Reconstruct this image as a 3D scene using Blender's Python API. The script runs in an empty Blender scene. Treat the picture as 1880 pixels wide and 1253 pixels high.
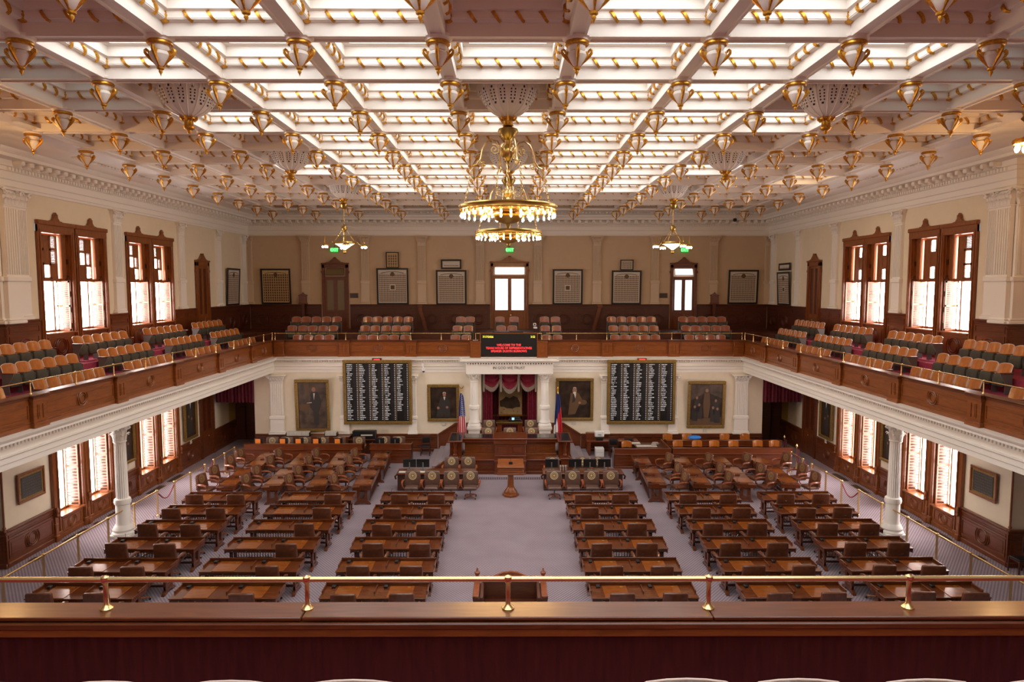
import bpy, math, random
from mathutils import Matrix, Vector
random.seed(7)
R = math.radians; PI = math.pi
sc = bpy.context.scene
col = sc.collection
# ------------------------------------------------------------ camera, world, exposure
cam = bpy.data.cameras.new('camera'); camo = bpy.data.objects.new('camera', cam); col.objects.link(camo)
cam.sensor_width = 36.0; cam.lens = 1250/1880*36; cam.clip_end = 200; cam.clip_start = .05
camo.location = (0.033, 0, 8.69)
camo.rotation_euler = (R(90-4.5967), 0, -R(0.2108))
sc.camera = camo
sc.view_settings.view_transform = 'Standard'; sc.view_settings.look = 'None'
sc.view_settings.gamma = 1; sc.view_settings.use_curve_mapping = False
sc.view_settings.exposure = 0.28
W = bpy.data.worlds.new('World'); sc.world = W; W.use_nodes = True
W.node_tree.nodes['Background'].inputs[0].default_value = (.9,.95,1,1)
W.node_tree.nodes['Background'].inputs[1].default_value = .3
SKY_E, SKY_DIM, WIN_E, BULB_E = 4.2, .55, 18.0, 190.0
sc.cycles.max_bounces = 7; sc.cycles.diffuse_bounces = 5
sc.cycles.sample_clamp_indirect = 6

# ------------------------------------------------------------ materials
def mat(name, c=(.5,.5,.5), rough=.5, metal=0., emit=None, es=0., coat=0., spec=.5):
    m = bpy.data.materials.new(name); m.use_nodes = True
    p = m.node_tree.nodes['Principled BSDF']
    p.inputs['Base Color'].default_value = (*c,1); p.inputs['Roughness'].default_value = rough
    p.inputs['Metallic'].default_value = metal; p.inputs['Coat Weight'].default_value = coat
    p.inputs['Specular IOR Level'].default_value = spec
    if emit: p.inputs['Emission Color'].default_value = (*emit,1); p.inputs['Emission Strength'].default_value = es
    return m
def nd(m, t, **k):
    n = m.node_tree.nodes.new(t)
    for a, b in k.items(): setattr(n, a, b)
    return n
def lk(m, a, b): m.node_tree.links.new(a, b)
def ramp(m, fac, stops):
    r = nd(m, 'ShaderNodeValToRGB'); e = r.color_ramp.elements
    while len(e) < len(stops): e.new(.5)
    for i,(p,c) in enumerate(stops): e[i].position = p; e[i].color = (*c,1)
    lk(m, fac, r.inputs[0]); return r.outputs[0]
def wood(name, a, b, scale=(1.2,1.2,9), rough=.32, coat=.25, dist=1.5):
    m = mat(name, a, rough, coat=coat); p = m.node_tree.nodes['Principled BSDF']
    tc = nd(m,'ShaderNodeTexCoord'); mp = nd(m,'ShaderNodeMapping'); mp.inputs['Scale'].default_value = scale
    n = nd(m,'ShaderNodeTexNoise'); n.inputs['Scale'].default_value = 2.2; n.inputs['Detail'].default_value = 6; n.inputs['Distortion'].default_value = dist
    lk(m,tc.outputs['Object'],mp.inputs[0]); lk(m,mp.outputs[0],n.inputs[0])
    lk(m, ramp(m,n.outputs[0],[(.3,a),(.7,b)]), p.inputs['Base Color'])
    p.inputs['Coat Roughness'].default_value = .15
    return m
def noisy(name, a, b, sc_=8, rough=.8, det=3, **k):
    m = mat(name, a, rough, **k); p = m.node_tree.nodes['Principled BSDF']
    tc = nd(m,'ShaderNodeTexCoord'); n = nd(m,'ShaderNodeTexNoise'); n.inputs['Scale'].default_value = sc_; n.inputs['Detail'].default_value = det
    lk(m,tc.outputs['Object'],n.inputs[0]); lk(m, ramp(m,n.outputs[0],[(.35,a),(.65,b)]), p.inputs['Base Color'])
    return m
def mth(m, op, a, b=None):
    n = nd(m,'ShaderNodeMath', operation=op)
    for i, v in enumerate((a,b)):
        if v is None: continue
        if isinstance(v,(int,float)): n.inputs[i].default_value = v
        else: lk(m, v, n.inputs[i])
    return n.outputs[0]
def carpet(name, base, dot, dark, pitch=.10):
    m = mat(name, base, .95, spec=.1); p = m.node_tree.nodes['Principled BSDF']
    tc = nd(m,'ShaderNodeTexCoord'); s = nd(m,'ShaderNodeSeparateXYZ'); lk(m,tc.outputs['Object'],s.inputs[0])
    k = 2*PI/pitch
    sx = mth(m,'SINE', mth(m,'MULTIPLY', s.outputs[0], k)); sy = mth(m,'SINE', mth(m,'MULTIPLY', s.outputs[1], k*.8))
    pr = mth(m,'MULTIPLY', sx, sy)
    n = nd(m,'ShaderNodeTexNoise'); n.inputs['Scale'].default_value = 1.1; n.inputs['Detail'].default_value = 2; lk(m,tc.outputs['Object'],n.inputs[0])
    c1 = ramp(m, mth(m,'ADD', mth(m,'MULTIPLY', pr, .5), .5), [(.2,dark),(.5,base),(.82,dot)])
    mx = nd(m,'ShaderNodeMixRGB', blend_type='MULTIPLY'); mx.inputs[0].default_value = .35
    lk(m,c1,mx.inputs[1]); lk(m, ramp(m,n.outputs[0],[(.35,(.75,.72,.74)),(.65,(1,1,1))]), mx.inputs[2])
    lk(m,mx.outputs[0],p.inputs['Base Color']); return m
def grooves(name, a, b, pitch=.11):                       # narrow vertical boards
    m = wood(name, a, b, (6,6,.8)); p = m.node_tree.nodes['Principled BSDF']
    tc = nd(m,'ShaderNodeTexCoord'); s = nd(m,'ShaderNodeSeparateXYZ'); lk(m,tc.outputs['Object'],s.inputs[0])
    v = mth(m,'SINE', mth(m,'MULTIPLY', s.outputs[0], 2*PI/pitch))
    bp = nd(m,'ShaderNodeBump'); bp.inputs['Strength'].default_value = .35; bp.inputs['Distance'].default_value = .01
    lk(m, v, bp.inputs['Height']); lk(m, bp.outputs[0], p.inputs['Normal']); return m
def gridpic(name, paper, ink, nx, nz):                    # rows of tiny oval portraits
    m = mat(name, paper, .35); p = m.node_tree.nodes['Principled BSDF']
    tc = nd(m,'ShaderNodeTexCoord'); s = nd(m,'ShaderNodeSeparateXYZ'); lk(m,tc.outputs['Object'],s.inputs[0])
    fx = mth(m,'SUBTRACT', mth(m,'FRACT', mth(m,'MULTIPLY', s.outputs[0], nx)), .5)
    fz = mth(m,'SUBTRACT', mth(m,'FRACT', mth(m,'MULTIPLY', s.outputs[2], nz)), .5)
    d = mth(m,'ADD', mth(m,'MULTIPLY', mth(m,'MULTIPLY',fx,fx), 1.6), mth(m,'MULTIPLY',fz,fz))
    n = nd(m,'ShaderNodeTexNoise'); n.inputs['Scale'].default_value = 9; lk(m,tc.outputs['Object'],n.inputs[0])
    d2 = mth(m,'ADD', d, mth(m,'MULTIPLY', n.outputs[0], .06))
    lk(m, ramp(m,d2,[(.17,ink),(.21,paper)]), p.inputs['Base Color']); return m
M_ = {}
M_['ceil'] = mat('ceiling_white', (.86,.775,.69), .55)
M_['plaster'] = mat('plaster_white', (.86,.82,.76), .5)
M_['plasshade'] = mat('plaster_shade_tinted', (.66,.52,.38), .6)  # white plaster with the far gallery's dimmer, warmer light mixed into its colour
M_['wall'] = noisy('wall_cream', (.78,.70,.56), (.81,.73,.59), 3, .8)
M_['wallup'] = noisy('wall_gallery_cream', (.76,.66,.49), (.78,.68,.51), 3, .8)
M_['wallfar'] = noisy('wall_gallery_shade_tinted', (.58,.43,.29), (.60,.45,.30), 3, .8)  # gallery wall colour darkened to carry the weaker light at the far end
M_['yellow'] = mat('wall_yellow', (.65,.48,.12), .8)
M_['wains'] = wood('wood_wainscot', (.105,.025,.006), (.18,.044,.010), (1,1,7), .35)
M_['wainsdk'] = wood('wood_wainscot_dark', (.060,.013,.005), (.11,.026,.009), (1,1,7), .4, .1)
M_['frame'] = wood('wood_window_frame', (.17,.046,.008), (.27,.078,.014), (5,5,1), .35)
M_['par'] = wood('wood_parapet', (.165,.044,.008), (.28,.079,.014), (.8,.8,9), .3, .2)
M_['ledge'] = wood('wood_ledge', (.085,.020,.005), (.16,.040,.010), (.6,5,5), .3, .15)
M_['board'] = grooves('wood_boarding', (.030,.006,.003), (.055,.011,.005))
M_['desk'] = wood('wood_desk', (.080,.018,.004), (.155,.038,.008), (1,7,7), .24, .25)
M_['lid'] = wood('wood_desk_lid', (.20,.052,.008), (.30,.085,.014), (1,6,6), .2, .3)
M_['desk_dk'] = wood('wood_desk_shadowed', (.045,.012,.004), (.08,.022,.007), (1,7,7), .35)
M_['bench'] = wood('wood_bench', (.115,.025,.006), (.18,.042,.010), (.7,6,9), .28, .2)
M_['armw'] = wood('wood_arm', (.22,.055,.018), (.33,.09,.03), (4,4,4), .25, .4)
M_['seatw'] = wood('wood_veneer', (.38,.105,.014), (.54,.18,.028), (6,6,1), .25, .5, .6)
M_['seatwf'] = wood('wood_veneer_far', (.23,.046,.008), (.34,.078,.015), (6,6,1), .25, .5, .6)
M_['edge'] = mat('seat_edge', (.62,.50,.42), .35)
M_['olive'] = noisy('fabric_olive', (.050,.045,.033), (.075,.068,.05), 20, .8)
M_['iron'] = mat('iron_grey', (.14,.13,.12), .45)
M_['leather'] = noisy('leather_brown', (.10,.031,.014), (.15,.050,.023), 9, .30, coat=.25)
M_['leather2'] = noisy('leather_taupe', (.10,.052,.038), (.135,.072,.053), 9, .33, coat=.2)
M_['sealdim'] = mat('seal_dull_gold', (.33,.21,.09), .5)
M_['sealgold'] = mat('seal_gold', (.66,.52,.27), .5, .0)
M_['brass'] = mat('brass', (.86,.64,.30), .25, 1.)
M_['brassdk'] = mat('brass_aged', (.55,.36,.10), .28, 1.)
M_['gold'] = noisy('gilding', (.50,.22,.025), (.70,.36,.05), 30, .38, metal=.85)
M_['goldframe'] = noisy('gilt_frame', (.20,.12,.03), (.33,.21,.06), 25, .45, metal=.5)
M_['black'] = mat('black', (.012,.012,.013), .35)
M_['blackwood'] = mat('black_wood', (.018,.012,.010), .3)
M_['dark'] = mat('dark_hole', (.05,.035,.03), .9)
M_['carpet'] = carpet('carpet_mauve', (.27,.215,.25), (.39,.335,.36), (.195,.148,.178))
M_['carpet2'] = carpet('carpet_plain_mauve', (.30,.25,.28), (.40,.35,.37), (.24,.19,.21), .08)
M_['magenta'] = noisy('carpet_crimson', (.26,.022,.055), (.34,.035,.08), 12, .9)
M_['crimson'] = noisy('velvet_crimson', (.20,.008,.03), (.28,.015,.045), 9, .75)
M_['maroon'] = noisy('velvet_maroon', (.10,.006,.02), (.15,.01,.03), 9, .8)
M_['fringe'] = noisy('fringe_grey', (.30,.24,.20), (.45,.38,.33), 60, .8)
M_['white'] = mat('white', (.8,.8,.8), .4)
M_['paper'] = mat('paper', (.62,.58,.52), .6)
M_['orange'] = mat('paper_orange', (.85,.24,.03), .6)
M_['blue'] = mat('blue_plastic', (.03,.22,.75), .4)
M_['glassdk'] = mat('glass_dark', (.02,.022,.025), .08)
M_['parch'] = noisy('painting_parchment', (.55,.40,.20), (.66,.50,.28), 6, .6)
M_['paintdk'] = noisy('painting_dark', (.018,.011,.008), (.05,.03,.02), 3, .35)
M_['paintbr'] = noisy('painting_brown', (.045,.030,.022), (.12,.08,.058), 2.5, .4)
M_['skin'] = mat('painted_skin', (.30,.155,.09), .5)
M_['coat'] = mat('painted_coat', (.035,.028,.026), .5)
M_['coatbr'] = mat('painted_brown_coat', (.12,.065,.03), .5)
M_['slate'] = noisy('plaque_slate', (.025,.025,.025), (.045,.042,.04), 14, .4)
M_['pic1'] = gridpic('composite_photo', (.60,.50,.40), (.07,.035,.025), 11, 8.5)
M_['pic2'] = gridpic('composite_photo_aged', (.46,.31,.16), (.10,.045,.02), 7.5, 6.5)
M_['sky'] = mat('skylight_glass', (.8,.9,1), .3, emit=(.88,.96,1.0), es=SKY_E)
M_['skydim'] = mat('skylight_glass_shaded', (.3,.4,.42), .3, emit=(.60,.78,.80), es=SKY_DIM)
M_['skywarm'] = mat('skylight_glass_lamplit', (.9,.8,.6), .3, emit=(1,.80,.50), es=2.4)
M_['day'] = mat('window_daylight', (.9,.9,1), .3, emit=(1.0,.95,.92), es=WIN_E)
M_['daysoft'] = mat('door_glass_daylight', (.9,.9,1), .3, emit=(.92,.95,1.0), es=1.5)
M_['frost'] = mat('frosted_glass', (.20,.15,.07), .35)
M_['bulb'] = mat('bulb', (1,.8,.5), .3, emit=(1,.60,.25), es=BULB_E)
M_['bowl'] = mat('lit_glass_bowl', (1,.9,.7), .3, emit=(1,.70,.38), es=6)
M_['exitg'] = mat('exit_green', (0,.5,.1), .4, emit=(.01,.75,.07), es=.9)
M_['exitt'] = mat('exit_text', (.3,1,.4), .4, emit=(.35,1,.4), es=1.5)
M_['ledr'] = mat('led_red', (1,.05,.05), .4, emit=(1,.04,.05), es=1.3)
M_['ledy'] = mat('led_yellow', (1,1,.1), .4, emit=(.95,.85,.05), es=1.0)
M_['screen'] = mat('screen_black', (.013,.013,.014), .3)
M_['letter'] = mat('board_lettering', (.75,.75,.76), .5, emit=(.8,.8,.85), es=.22)
M_['lettergrey'] = mat('engraved_letter', (.12,.10,.09), .7)
M_['bluescr'] = mat('screen_lit', (.3,.6,1), .4, emit=(.4,.7,1), es=.8)

# ------------------------------------------------------------ mesh builder
class MB:
    def __init__(s): s.v=[]; s.f=[]; s.fm=[]; s.mats=[]; s.cur=0; s.T=Matrix.Identity(4)
    def m(s, k):
        if k not in s.mats: s.mats.append(k)
        s.cur = s.mats.index(k); return s
    def add(s, vs, fs):
        o = len(s.v); T = s.T
        s.v += [tuple(T @ Vector(p)) for p in vs]
        s.f += [tuple(i+o for i in f) for f in fs]; s.fm += [s.cur]*len(fs); return s
    def box(s, x0,x1,y0,y1,z0,z1, b=0):
        if b <= 0:
            return s.add([(x,y,z) for z in (z0,z1) for y in (y0,y1) for x in (x0,x1)],
                 [(0,2,3,1),(4,5,7,6),(0,1,5,4),(2,6,7,3),(0,4,6,2),(1,3,7,5)])
        b = min(b,(x1-x0)/2.01,(y1-y0)/2.01,(z1-z0)/2.01); V=[]; ix={}
        X=((x0,x0+b),(x1,x1-b)); Y=((y0,y0+b),(y1,y1-b)); Z=((z0,z0+b),(z1,z1-b))
        for i in (0,1):
            for j in (0,1):
                for k in (0,1):
                    ix[i,j,k,0]=len(V); V.append((X[i][0],Y[j][1],Z[k][1]))
                    ix[i,j,k,1]=len(V); V.append((X[i][1],Y[j][0],Z[k][1]))
                    ix[i,j,k,2]=len(V); V.append((X[i][1],Y[j][1],Z[k][0]))
        F=[]
        for i in (0,1):
            q=[ix[i,0,0,0],ix[i,1,0,0],ix[i,1,1,0],ix[i,0,1,0]]; F.append(q if i else q[::-1])
            q=[ix[0,i,0,1],ix[1,i,0,1],ix[1,i,1,1],ix[0,i,1,1]]; F.append(q[::-1] if i else q)
            q=[ix[0,0,i,2],ix[1,0,i,2],ix[1,1,i,2],ix[0,1,i,2]]; F.append(q if i else q[::-1])
        for i in (0,1):
            for j in (0,1):
                F.append([ix[i,j,0,0],ix[i,j,1,0],ix[i,j,1,1],ix[i,j,0,1]] if i==j else [ix[i,j,0,1],ix[i,j,1,1],ix[i,j,1,0],ix[i,j,0,0]])
                F.append([ix[i,0,j,0],ix[i,0,j,2],ix[i,1,j,2],ix[i,1,j,0]]); F.append([ix[0,i,j,1],ix[1,i,j,1],ix[1,i,j,2],ix[0,i,j,2]])
                for k in (0,1): F.append([ix[i,j,k,0],ix[i,j,k,1],ix[i,j,k,2]])
        return s.add(V,F)
    def lathe(s, pr, n=16, c=(0,0,0), flute=0, a0=0, a1=2*PI, sx=1, sy=1):
        full = abs(a1-a0-2*PI)<1e-6; k = n if full else n+1; V=[]
        for (r,z) in pr:
            for i in range(k):
                a=a0+(a1-a0)*i/n; rr=r*(1-(flute if i%2 else 0)); V.append((c[0]+rr*math.cos(a)*sx,c[1]+rr*math.sin(a)*sy,c[2]+z))
        F=[]
        for j in range(len(pr)-1):
            for i in range(n):
                i2=(i+1)%k if full else i+1; F.append((j*k+i,j*k+i2,(j+1)*k+i2,(j+1)*k+i))
        if full:
            F.append(tuple(range(k))[::-1]); F.append(tuple((len(pr)-1)*k+i for i in range(k)))
        return s.add(V,F)
    def tube(s, P, r, n=6, closed=False, cap=True):
        P=[Vector(p) for p in P]; N=len(P); V=[]; up=Vector((0,0,1))
        prev=None
        for i,p in enumerate(P):
            if closed: d=P[(i+1)%N]-P[i-1]
            else: d=P[min(i+1,N-1)]-P[max(i-1,0)]
            if d.length<1e-9: d=Vector((0,0,1))
            d.normalize()
            if prev is None:
                u=up.cross(d)
                if u.length<.05: u=Vector((1,0,0)).cross(d)
            else:
                u=prev-d*prev.dot(d)
                if u.length<1e-6: u=up.cross(d)
            u.normalize(); prev=u; w=d.cross(u); rr=r[i] if isinstance(r,(list,tuple)) else r
            for k in range(n):
                a=2*PI*k/n; V.append(tuple(p+(u*math.cos(a)+w*math.sin(a))*rr))
        F=[]
        for i in range(N if closed else N-1):
            j=(i+1)%N
            for k in range(n): F.append((i*n+k,i*n+(k+1)%n,j*n+(k+1)%n,j*n+k))
        if cap and not closed: F.append(tuple(range(n))[::-1]); F.append(tuple((N-1)*n+k for k in range(n)))
        return s.add(V,F)
    def prism(s, pts, a, b, ax='y'):        # 2d outline in (x,z) for ax y, (y,z) for ax x, (x,y) for ax z
        n=len(pts)
        f={'y':lambda p,t:(p[0],t,p[1]),'x':lambda p,t:(t,p[0],p[1]),'z':lambda p,t:(p[0],p[1],t)}[ax]
        V=[f(p,a) for p in pts]+[f(p,b) for p in pts]
        return s.add(V,[tuple(range(n)),tuple(range(n,2*n))[::-1]]+[(i,n+i,n+(i+1)%n,(i+1)%n) for i in range(n)])
    def rbox(s, c, w, d, h, r, n=3, fn=None):   # soft cushion
        V=[]; F=[]; key={}
        def vert(p):
            k=tuple(round(x,5) for x in p)
            if k in key: return key[k]
            q=[]; half=(w/2,d/2,h/2); inn=[max(x-r,0) for x in half]; out=[0,0,0]
            g=[p[i]*half[i] for i in range(3)]
            cl=[max(-inn[i],min(inn[i],g[i])) for i in range(3)]
            df=Vector([g[i]-cl[i] for i in range(3)])
            if df.length>1e-9: df=df.normalized()*r
            o=[cl[i]+df[i] for i in range(3)]
            if fn: o=fn(*o)
            key[k]=len(V); V.append((c[0]+o[0],c[1]+o[1],c[2]+o[2])); return key[k]
        ts=[-1]+[-1+2*(r/max(w,d,h))*((i+1)/2)*1.0 for i in range(2)]; ts=sorted(set(ts+[-t for t in ts]+[(-1+2*i/(n+1))*.6 for i in range(1,n+1)]))
        for ax in range(3):
            for sg in (-1,1):
                for i in range(len(ts)-1):
                    for j in range(len(ts)-1):
                        q=[]
                        for (a,b) in ((ts[i],ts[j]),(ts[i+1],ts[j]),(ts[i+1],ts[j+1]),(ts[i],ts[j+1])):
                            p=[0,0,0]; p[ax]=sg; p[(ax+1)%3]=a; p[(ax+2)%3]=b; q.append(vert(p))
                        F.append(tuple(q if sg>0 else q[::-1]))
        return s.add(V,F)
    def mesh(s, name):
        me=bpy.data.meshes.new(name); me.from_pydata(s.v,[],s.f)
        for k in s.mats: me.materials.append(M_[k])
        me.polygons.foreach_set('material_index', s.fm)
        me.polygons.foreach_set('use_smooth',[True]*len(s.f)); me.update()
        me.set_sharp_from_angle(angle=R(38)); return me
    def build(s, name, parent=None, loc=(0,0,0), rz=0):
        o=bpy.data.objects.new(name, s.mesh(name)); col.objects.link(o); o.location=loc; o.rotation_euler=(0,0,rz)
        if parent: o.parent=parent
        return o
def tag(o, label=None, cat=None, group=None, kind=None):
    if label: o['label']=label
    if cat: o['category']=cat
    if group: o['group']=group
    if kind: o['kind']=kind
    return o
def empty(name, loc=(0,0,0), rz=0, **k):
    o=bpy.data.objects.new(name,None); col.objects.link(o); o.location=loc; o.rotation_euler=(0,0,rz); o.empty_display_size=.1
    return tag(o,**k)
def kids(o): return [c for c in bpy.data.objects if c.parent is o]
KC={}
def tree(o):
    if o.name not in KC: KC[o.name]=[(c,tree(c)) for c in kids(o)]
    return KC[o.name]
def dup(o, loc, rz=0, label=None, group=None, parent=None):
    t=tree(o)
    c=o.copy(); col.objects.link(c); c.location=loc; c.rotation_euler=(0,0,rz)
    if parent: c.parent=parent
    if label: c['label']=label
    if group: c['group']=group
    def rec(t,p):
        for ch,tt in t:
            d=ch.copy(); col.objects.link(d); d.parent=p; rec(tt,d)
    rec(t,c); return c
class Proto:                                              # first use moves the original, later uses copy it
    def __init__(s,o): s.o=o; s.used=False; tree(o)
    def put(s, loc, rz=0, label=None, group=None):
        if not s.used:
            s.used=True; o=s.o; o.location=loc; o.rotation_euler=(0,0,rz)
            if label: o['label']=label
            if group: o['group']=group
            return o
        return dup(s.o,loc,rz,label,group)
def text(s, body, size, loc, mk, parent, name='lettering', rx=90, rz=0, ex=.003, align='CENTER', sxy=1.):
    c=bpy.data.curves.new(name,'FONT'); c.body=body; c.size=size; c.extrude=ex; c.align_x=align; c.align_y='CENTER'; c.resolution_u=2
    c.offset=size*.008
    c.materials.append(M_[mk]); t=bpy.data.objects.new(name,c); col.objects.link(t)
    me=bpy.data.meshes.new_from_object(t.evaluated_get(bpy.context.evaluated_depsgraph_get())); bpy.data.objects.remove(t)
    o=bpy.data.objects.new(name,me); col.objects.link(o); o.location=loc; o.rotation_euler=(R(rx),0,R(rz)); o.scale=(sxy,1,1); o.parent=parent
    return o
def sweep(mb, poly, prof, closed=False):
    """poly: xy points; prof: (offset to the left of travel, z); mitred."""
    P=[Vector(p) for p in poly]; N=len(P); nor=[]
    for i in range(N):
        def dr(a,b): d=(P[b]-P[a]); return Vector((-d.y,d.x)).normalized()
        if closed: n1=dr(i-1,i); n2=dr(i,(i+1)%N)
        else:
            n1=dr(i-1,i) if i>0 else dr(i,i+1); n2=dr(i,i+1) if i<N-1 else dr(i-1,i)
        b=(n1+n2); nor.append(b/max(b.dot(n1),.01)*1.0)
    V=[]
    for i in range(N):
        for (d,z) in prof: V.append((P[i].x+nor[i].x*d,P[i].y+nor[i].y*d,z))
    k=len(prof); F=[]
    for i in range(N if closed else N-1):
        j=(i+1)%N
        for a in range(k-1): F.append((i*k+a,j*k+a,j*k+a+1,i*k+a+1))
    mb.add(V,F); return mb
def ordn(i): return ['first','second','third','fourth','fifth','sixth','seventh','eighth','ninth','tenth','eleventh','twelfth','thirteenth','fourteenth'][i]
SIDE={-1:'left',1:'right'}

# ------------------------------------------------------------ key dimensions
XW=15.8; YU=41.5; XL=15.5; YS=35.4; YN=21.4; ZG=5.9
S=2.446; Y0=12.37; ZB=13.05
# ============================================================ SETTING
o=MB().m('carpet').box(-18.3,18.3,-6,YS+.02,-.2,0).build('floor'); tag(o,kind='structure')
o.data.update()
g=MB().m('carpet2')
for sx in (-1,1): g.box(sx*14.4-1.1,sx*14.4+1.1,YS+.02,41.3,-.2,0)
g.build('corridor_carpet',o)
# outer box of the hall
# ---- lower side walls
LW=[(22.7,24.4),(24.5,26.2),(27.9,29.6),(29.7,31.4)]      # window bays along Y
UWN=[(22.98,24.93),(24.97,26.9),(28.3,30.22),(30.25,32.2)]
def panel(mb, x0,x1,y,z0,z1, t=.02, b=.05, ros=False):   # raised moulding on a face looking to -y
    mb.box(x0,x1,y-t,y,z1-b,z1); mb.box(x0,x1,y-t,y,z0,z0+b); mb.box(x0,x0+b,y-t,y,z0+b,z1-b); mb.box(x1-b,x1,y-t,y,z0+b,z1-b)
    mb.box(x0+b*2,x1-b*2,y-t*.6,y,z0+b*2,z1-b*2, .015)
    if ros:
        cx=(x0+x1)/2; cz=(z0+z1)/2; rr=min((z1-z0)*.42,.3)
        for q,r in ((rr,.03),(rr*.72,.022)):
            mb.tube([(cx+q*math.cos(a),y-t,cz+q*math.sin(a)) for a in [2*PI*i/20 for i in range(20)]],r,5,closed=True)
        for sg in (-1,1):
            mb.tube([(cx+sg*(rr*1.35-.0*i)+sg*0,y-t,cz+rr*.8*math.sin(a)) if False else (cx+sg*(rr*.6+rr*.75*math.cos(a)),y-t,cz+rr*.95*math.sin(a)) for a in [-1.0+2.0*i/8 for i in range(9)]],.02,5)
def wainscot(mb, x0,x1,y,z0,z1,n=1, ros=True):             # face looks to -y, sits in front of y
    mb.box(x0,x1,y-.05,y,z0,z1-.03); mb.box(x0,x1,y-.09,y,z0,z0+.16,.02); mb.box(x0,x1,y-.10,y,z1-.07,z1,.02); mb.box(x0,x1,y-.07,y,z1-.16,z1-.1,.01)
    h=z1-z0; w=(x1-x0)/n
    for i in range(n):
        a=x0+i*w+.08; b=x0+(i+1)*w-.08
        panel(mb,a,b,y-.05,z0+h*.22,z0+h*.70,ros=ros and (b-a)>1.0)
        panel(mb,a,b,y-.05,z0+h*.75,z1-.2,b=.025)
# local frame: x along wall, -y towards the hall
def local(sgn, X, Y):                                       # matrix for side walls; local x grows away from the camera on both sides
    if sgn<0: return Matrix(((0,1*-1,0,X),(1,0,0,Y),(0,0,1,0),(0,0,0,1)))      # x->+Y, y->-X
    return Matrix(((0,1,0,X),(1,0,0,Y),(0,0,1,0),(0,0,0,1)))                   # mirrored: x->+Y, y->+X
def fluted(mb, cx, hw, y, z0, z1, zb, dep=.09, cap=.55):      # flat pilaster: plain foot, band at zb, fluted shaft, capital
    mb.box(cx-hw*1.35,cx+hw*1.35,y-dep-.06,y,z0,z0+.10,.02); mb.box(cx-hw*1.2,cx+hw*1.2,y-dep-.03,y,z0+.10,z0+.18,.02)
    mb.box(cx-hw*1.05,cx+hw*1.05,y-dep,y,z0+.18,zb-.16)
    mb.box(cx-hw*1.2,cx+hw*1.2,y-dep-.04,y,zb-.16,zb,.02)
    mb.box(cx-hw,cx+hw,y-dep+.02,y,zb,z1-cap)
    n=6; w=2*hw/n
    for i in range(n):
        x=cx-hw+w*(i+.5); mb.box(x-w*.30,x+w*.30,y-dep-.012,y-dep+.02,zb+.06,z1-cap-.06,.012)
    za=z1-cap; mb.box(cx-hw*1.05,cx+hw*1.05,y-dep-.02,y,za,za+.05,.01)
    mb.prism([(cx-hw*.95,za+.05),(cx+hw*.95,za+.05),(cx+hw*1.25,z1-.06),(cx-hw*1.25,z1-.06)],y-dep-.01,y)
    mb.box(cx-hw*1.55,cx+hw*1.55,y-dep-.14,y,z1-.06,z1,.015)
    leaves(mb,[(cx+hw*t,y-dep-.01,0) for t in (-.75,-.25,.25,.75)],za+.05,cap*.36,hw*.30)
    leaves(mb,[(cx+hw*t,y-dep-.02,0) for t in (-1.0,-.5,0,.5,1.0)],za+.05+cap*.3,cap*.36,hw*.30)
    for sg in (-1,1):
        c=(cx+sg*hw*1.2,z1-.06-cap*.16); q=cap*.15
        mb.tube([(c[0]+sg*(q*1.25-q*.11*i)*math.cos(i*.7),y-dep-.10,c[1]+(q*1.25-q*.11*i)*math.sin(i*.7+.5)) for i in range(10)],.032,5)
def leaves(mb, pts, z, h, w, out=.05):
    for (x,y,a) in pts:
        d=Vector((math.sin(a),-math.cos(a),0)); t=Vector((math.cos(a),math.sin(a),0)); b=Vector((x,y,0)); V=[];F=[]
        prof=((0,0,.8),(.015,h*.5,1),(.05,h*.85,.9),(out+.05,h,.6),(out+.075,h*.80,.25))
        for (dd,zz,ww) in prof:
            for k in (-1,0,1):
                p=b+d*(dd+(0.018 if k==0 else 0))+t*(w*ww*k*.5*1.6); V.append((p.x,p.y,z+zz))
        for i in range(4):
            for k in (0,1): F.append((i*3+k,i*3+k+1,(i+1)*3+k+1,(i+1)*3+k)); 
        mb.add(V,F)
walls={}
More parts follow.
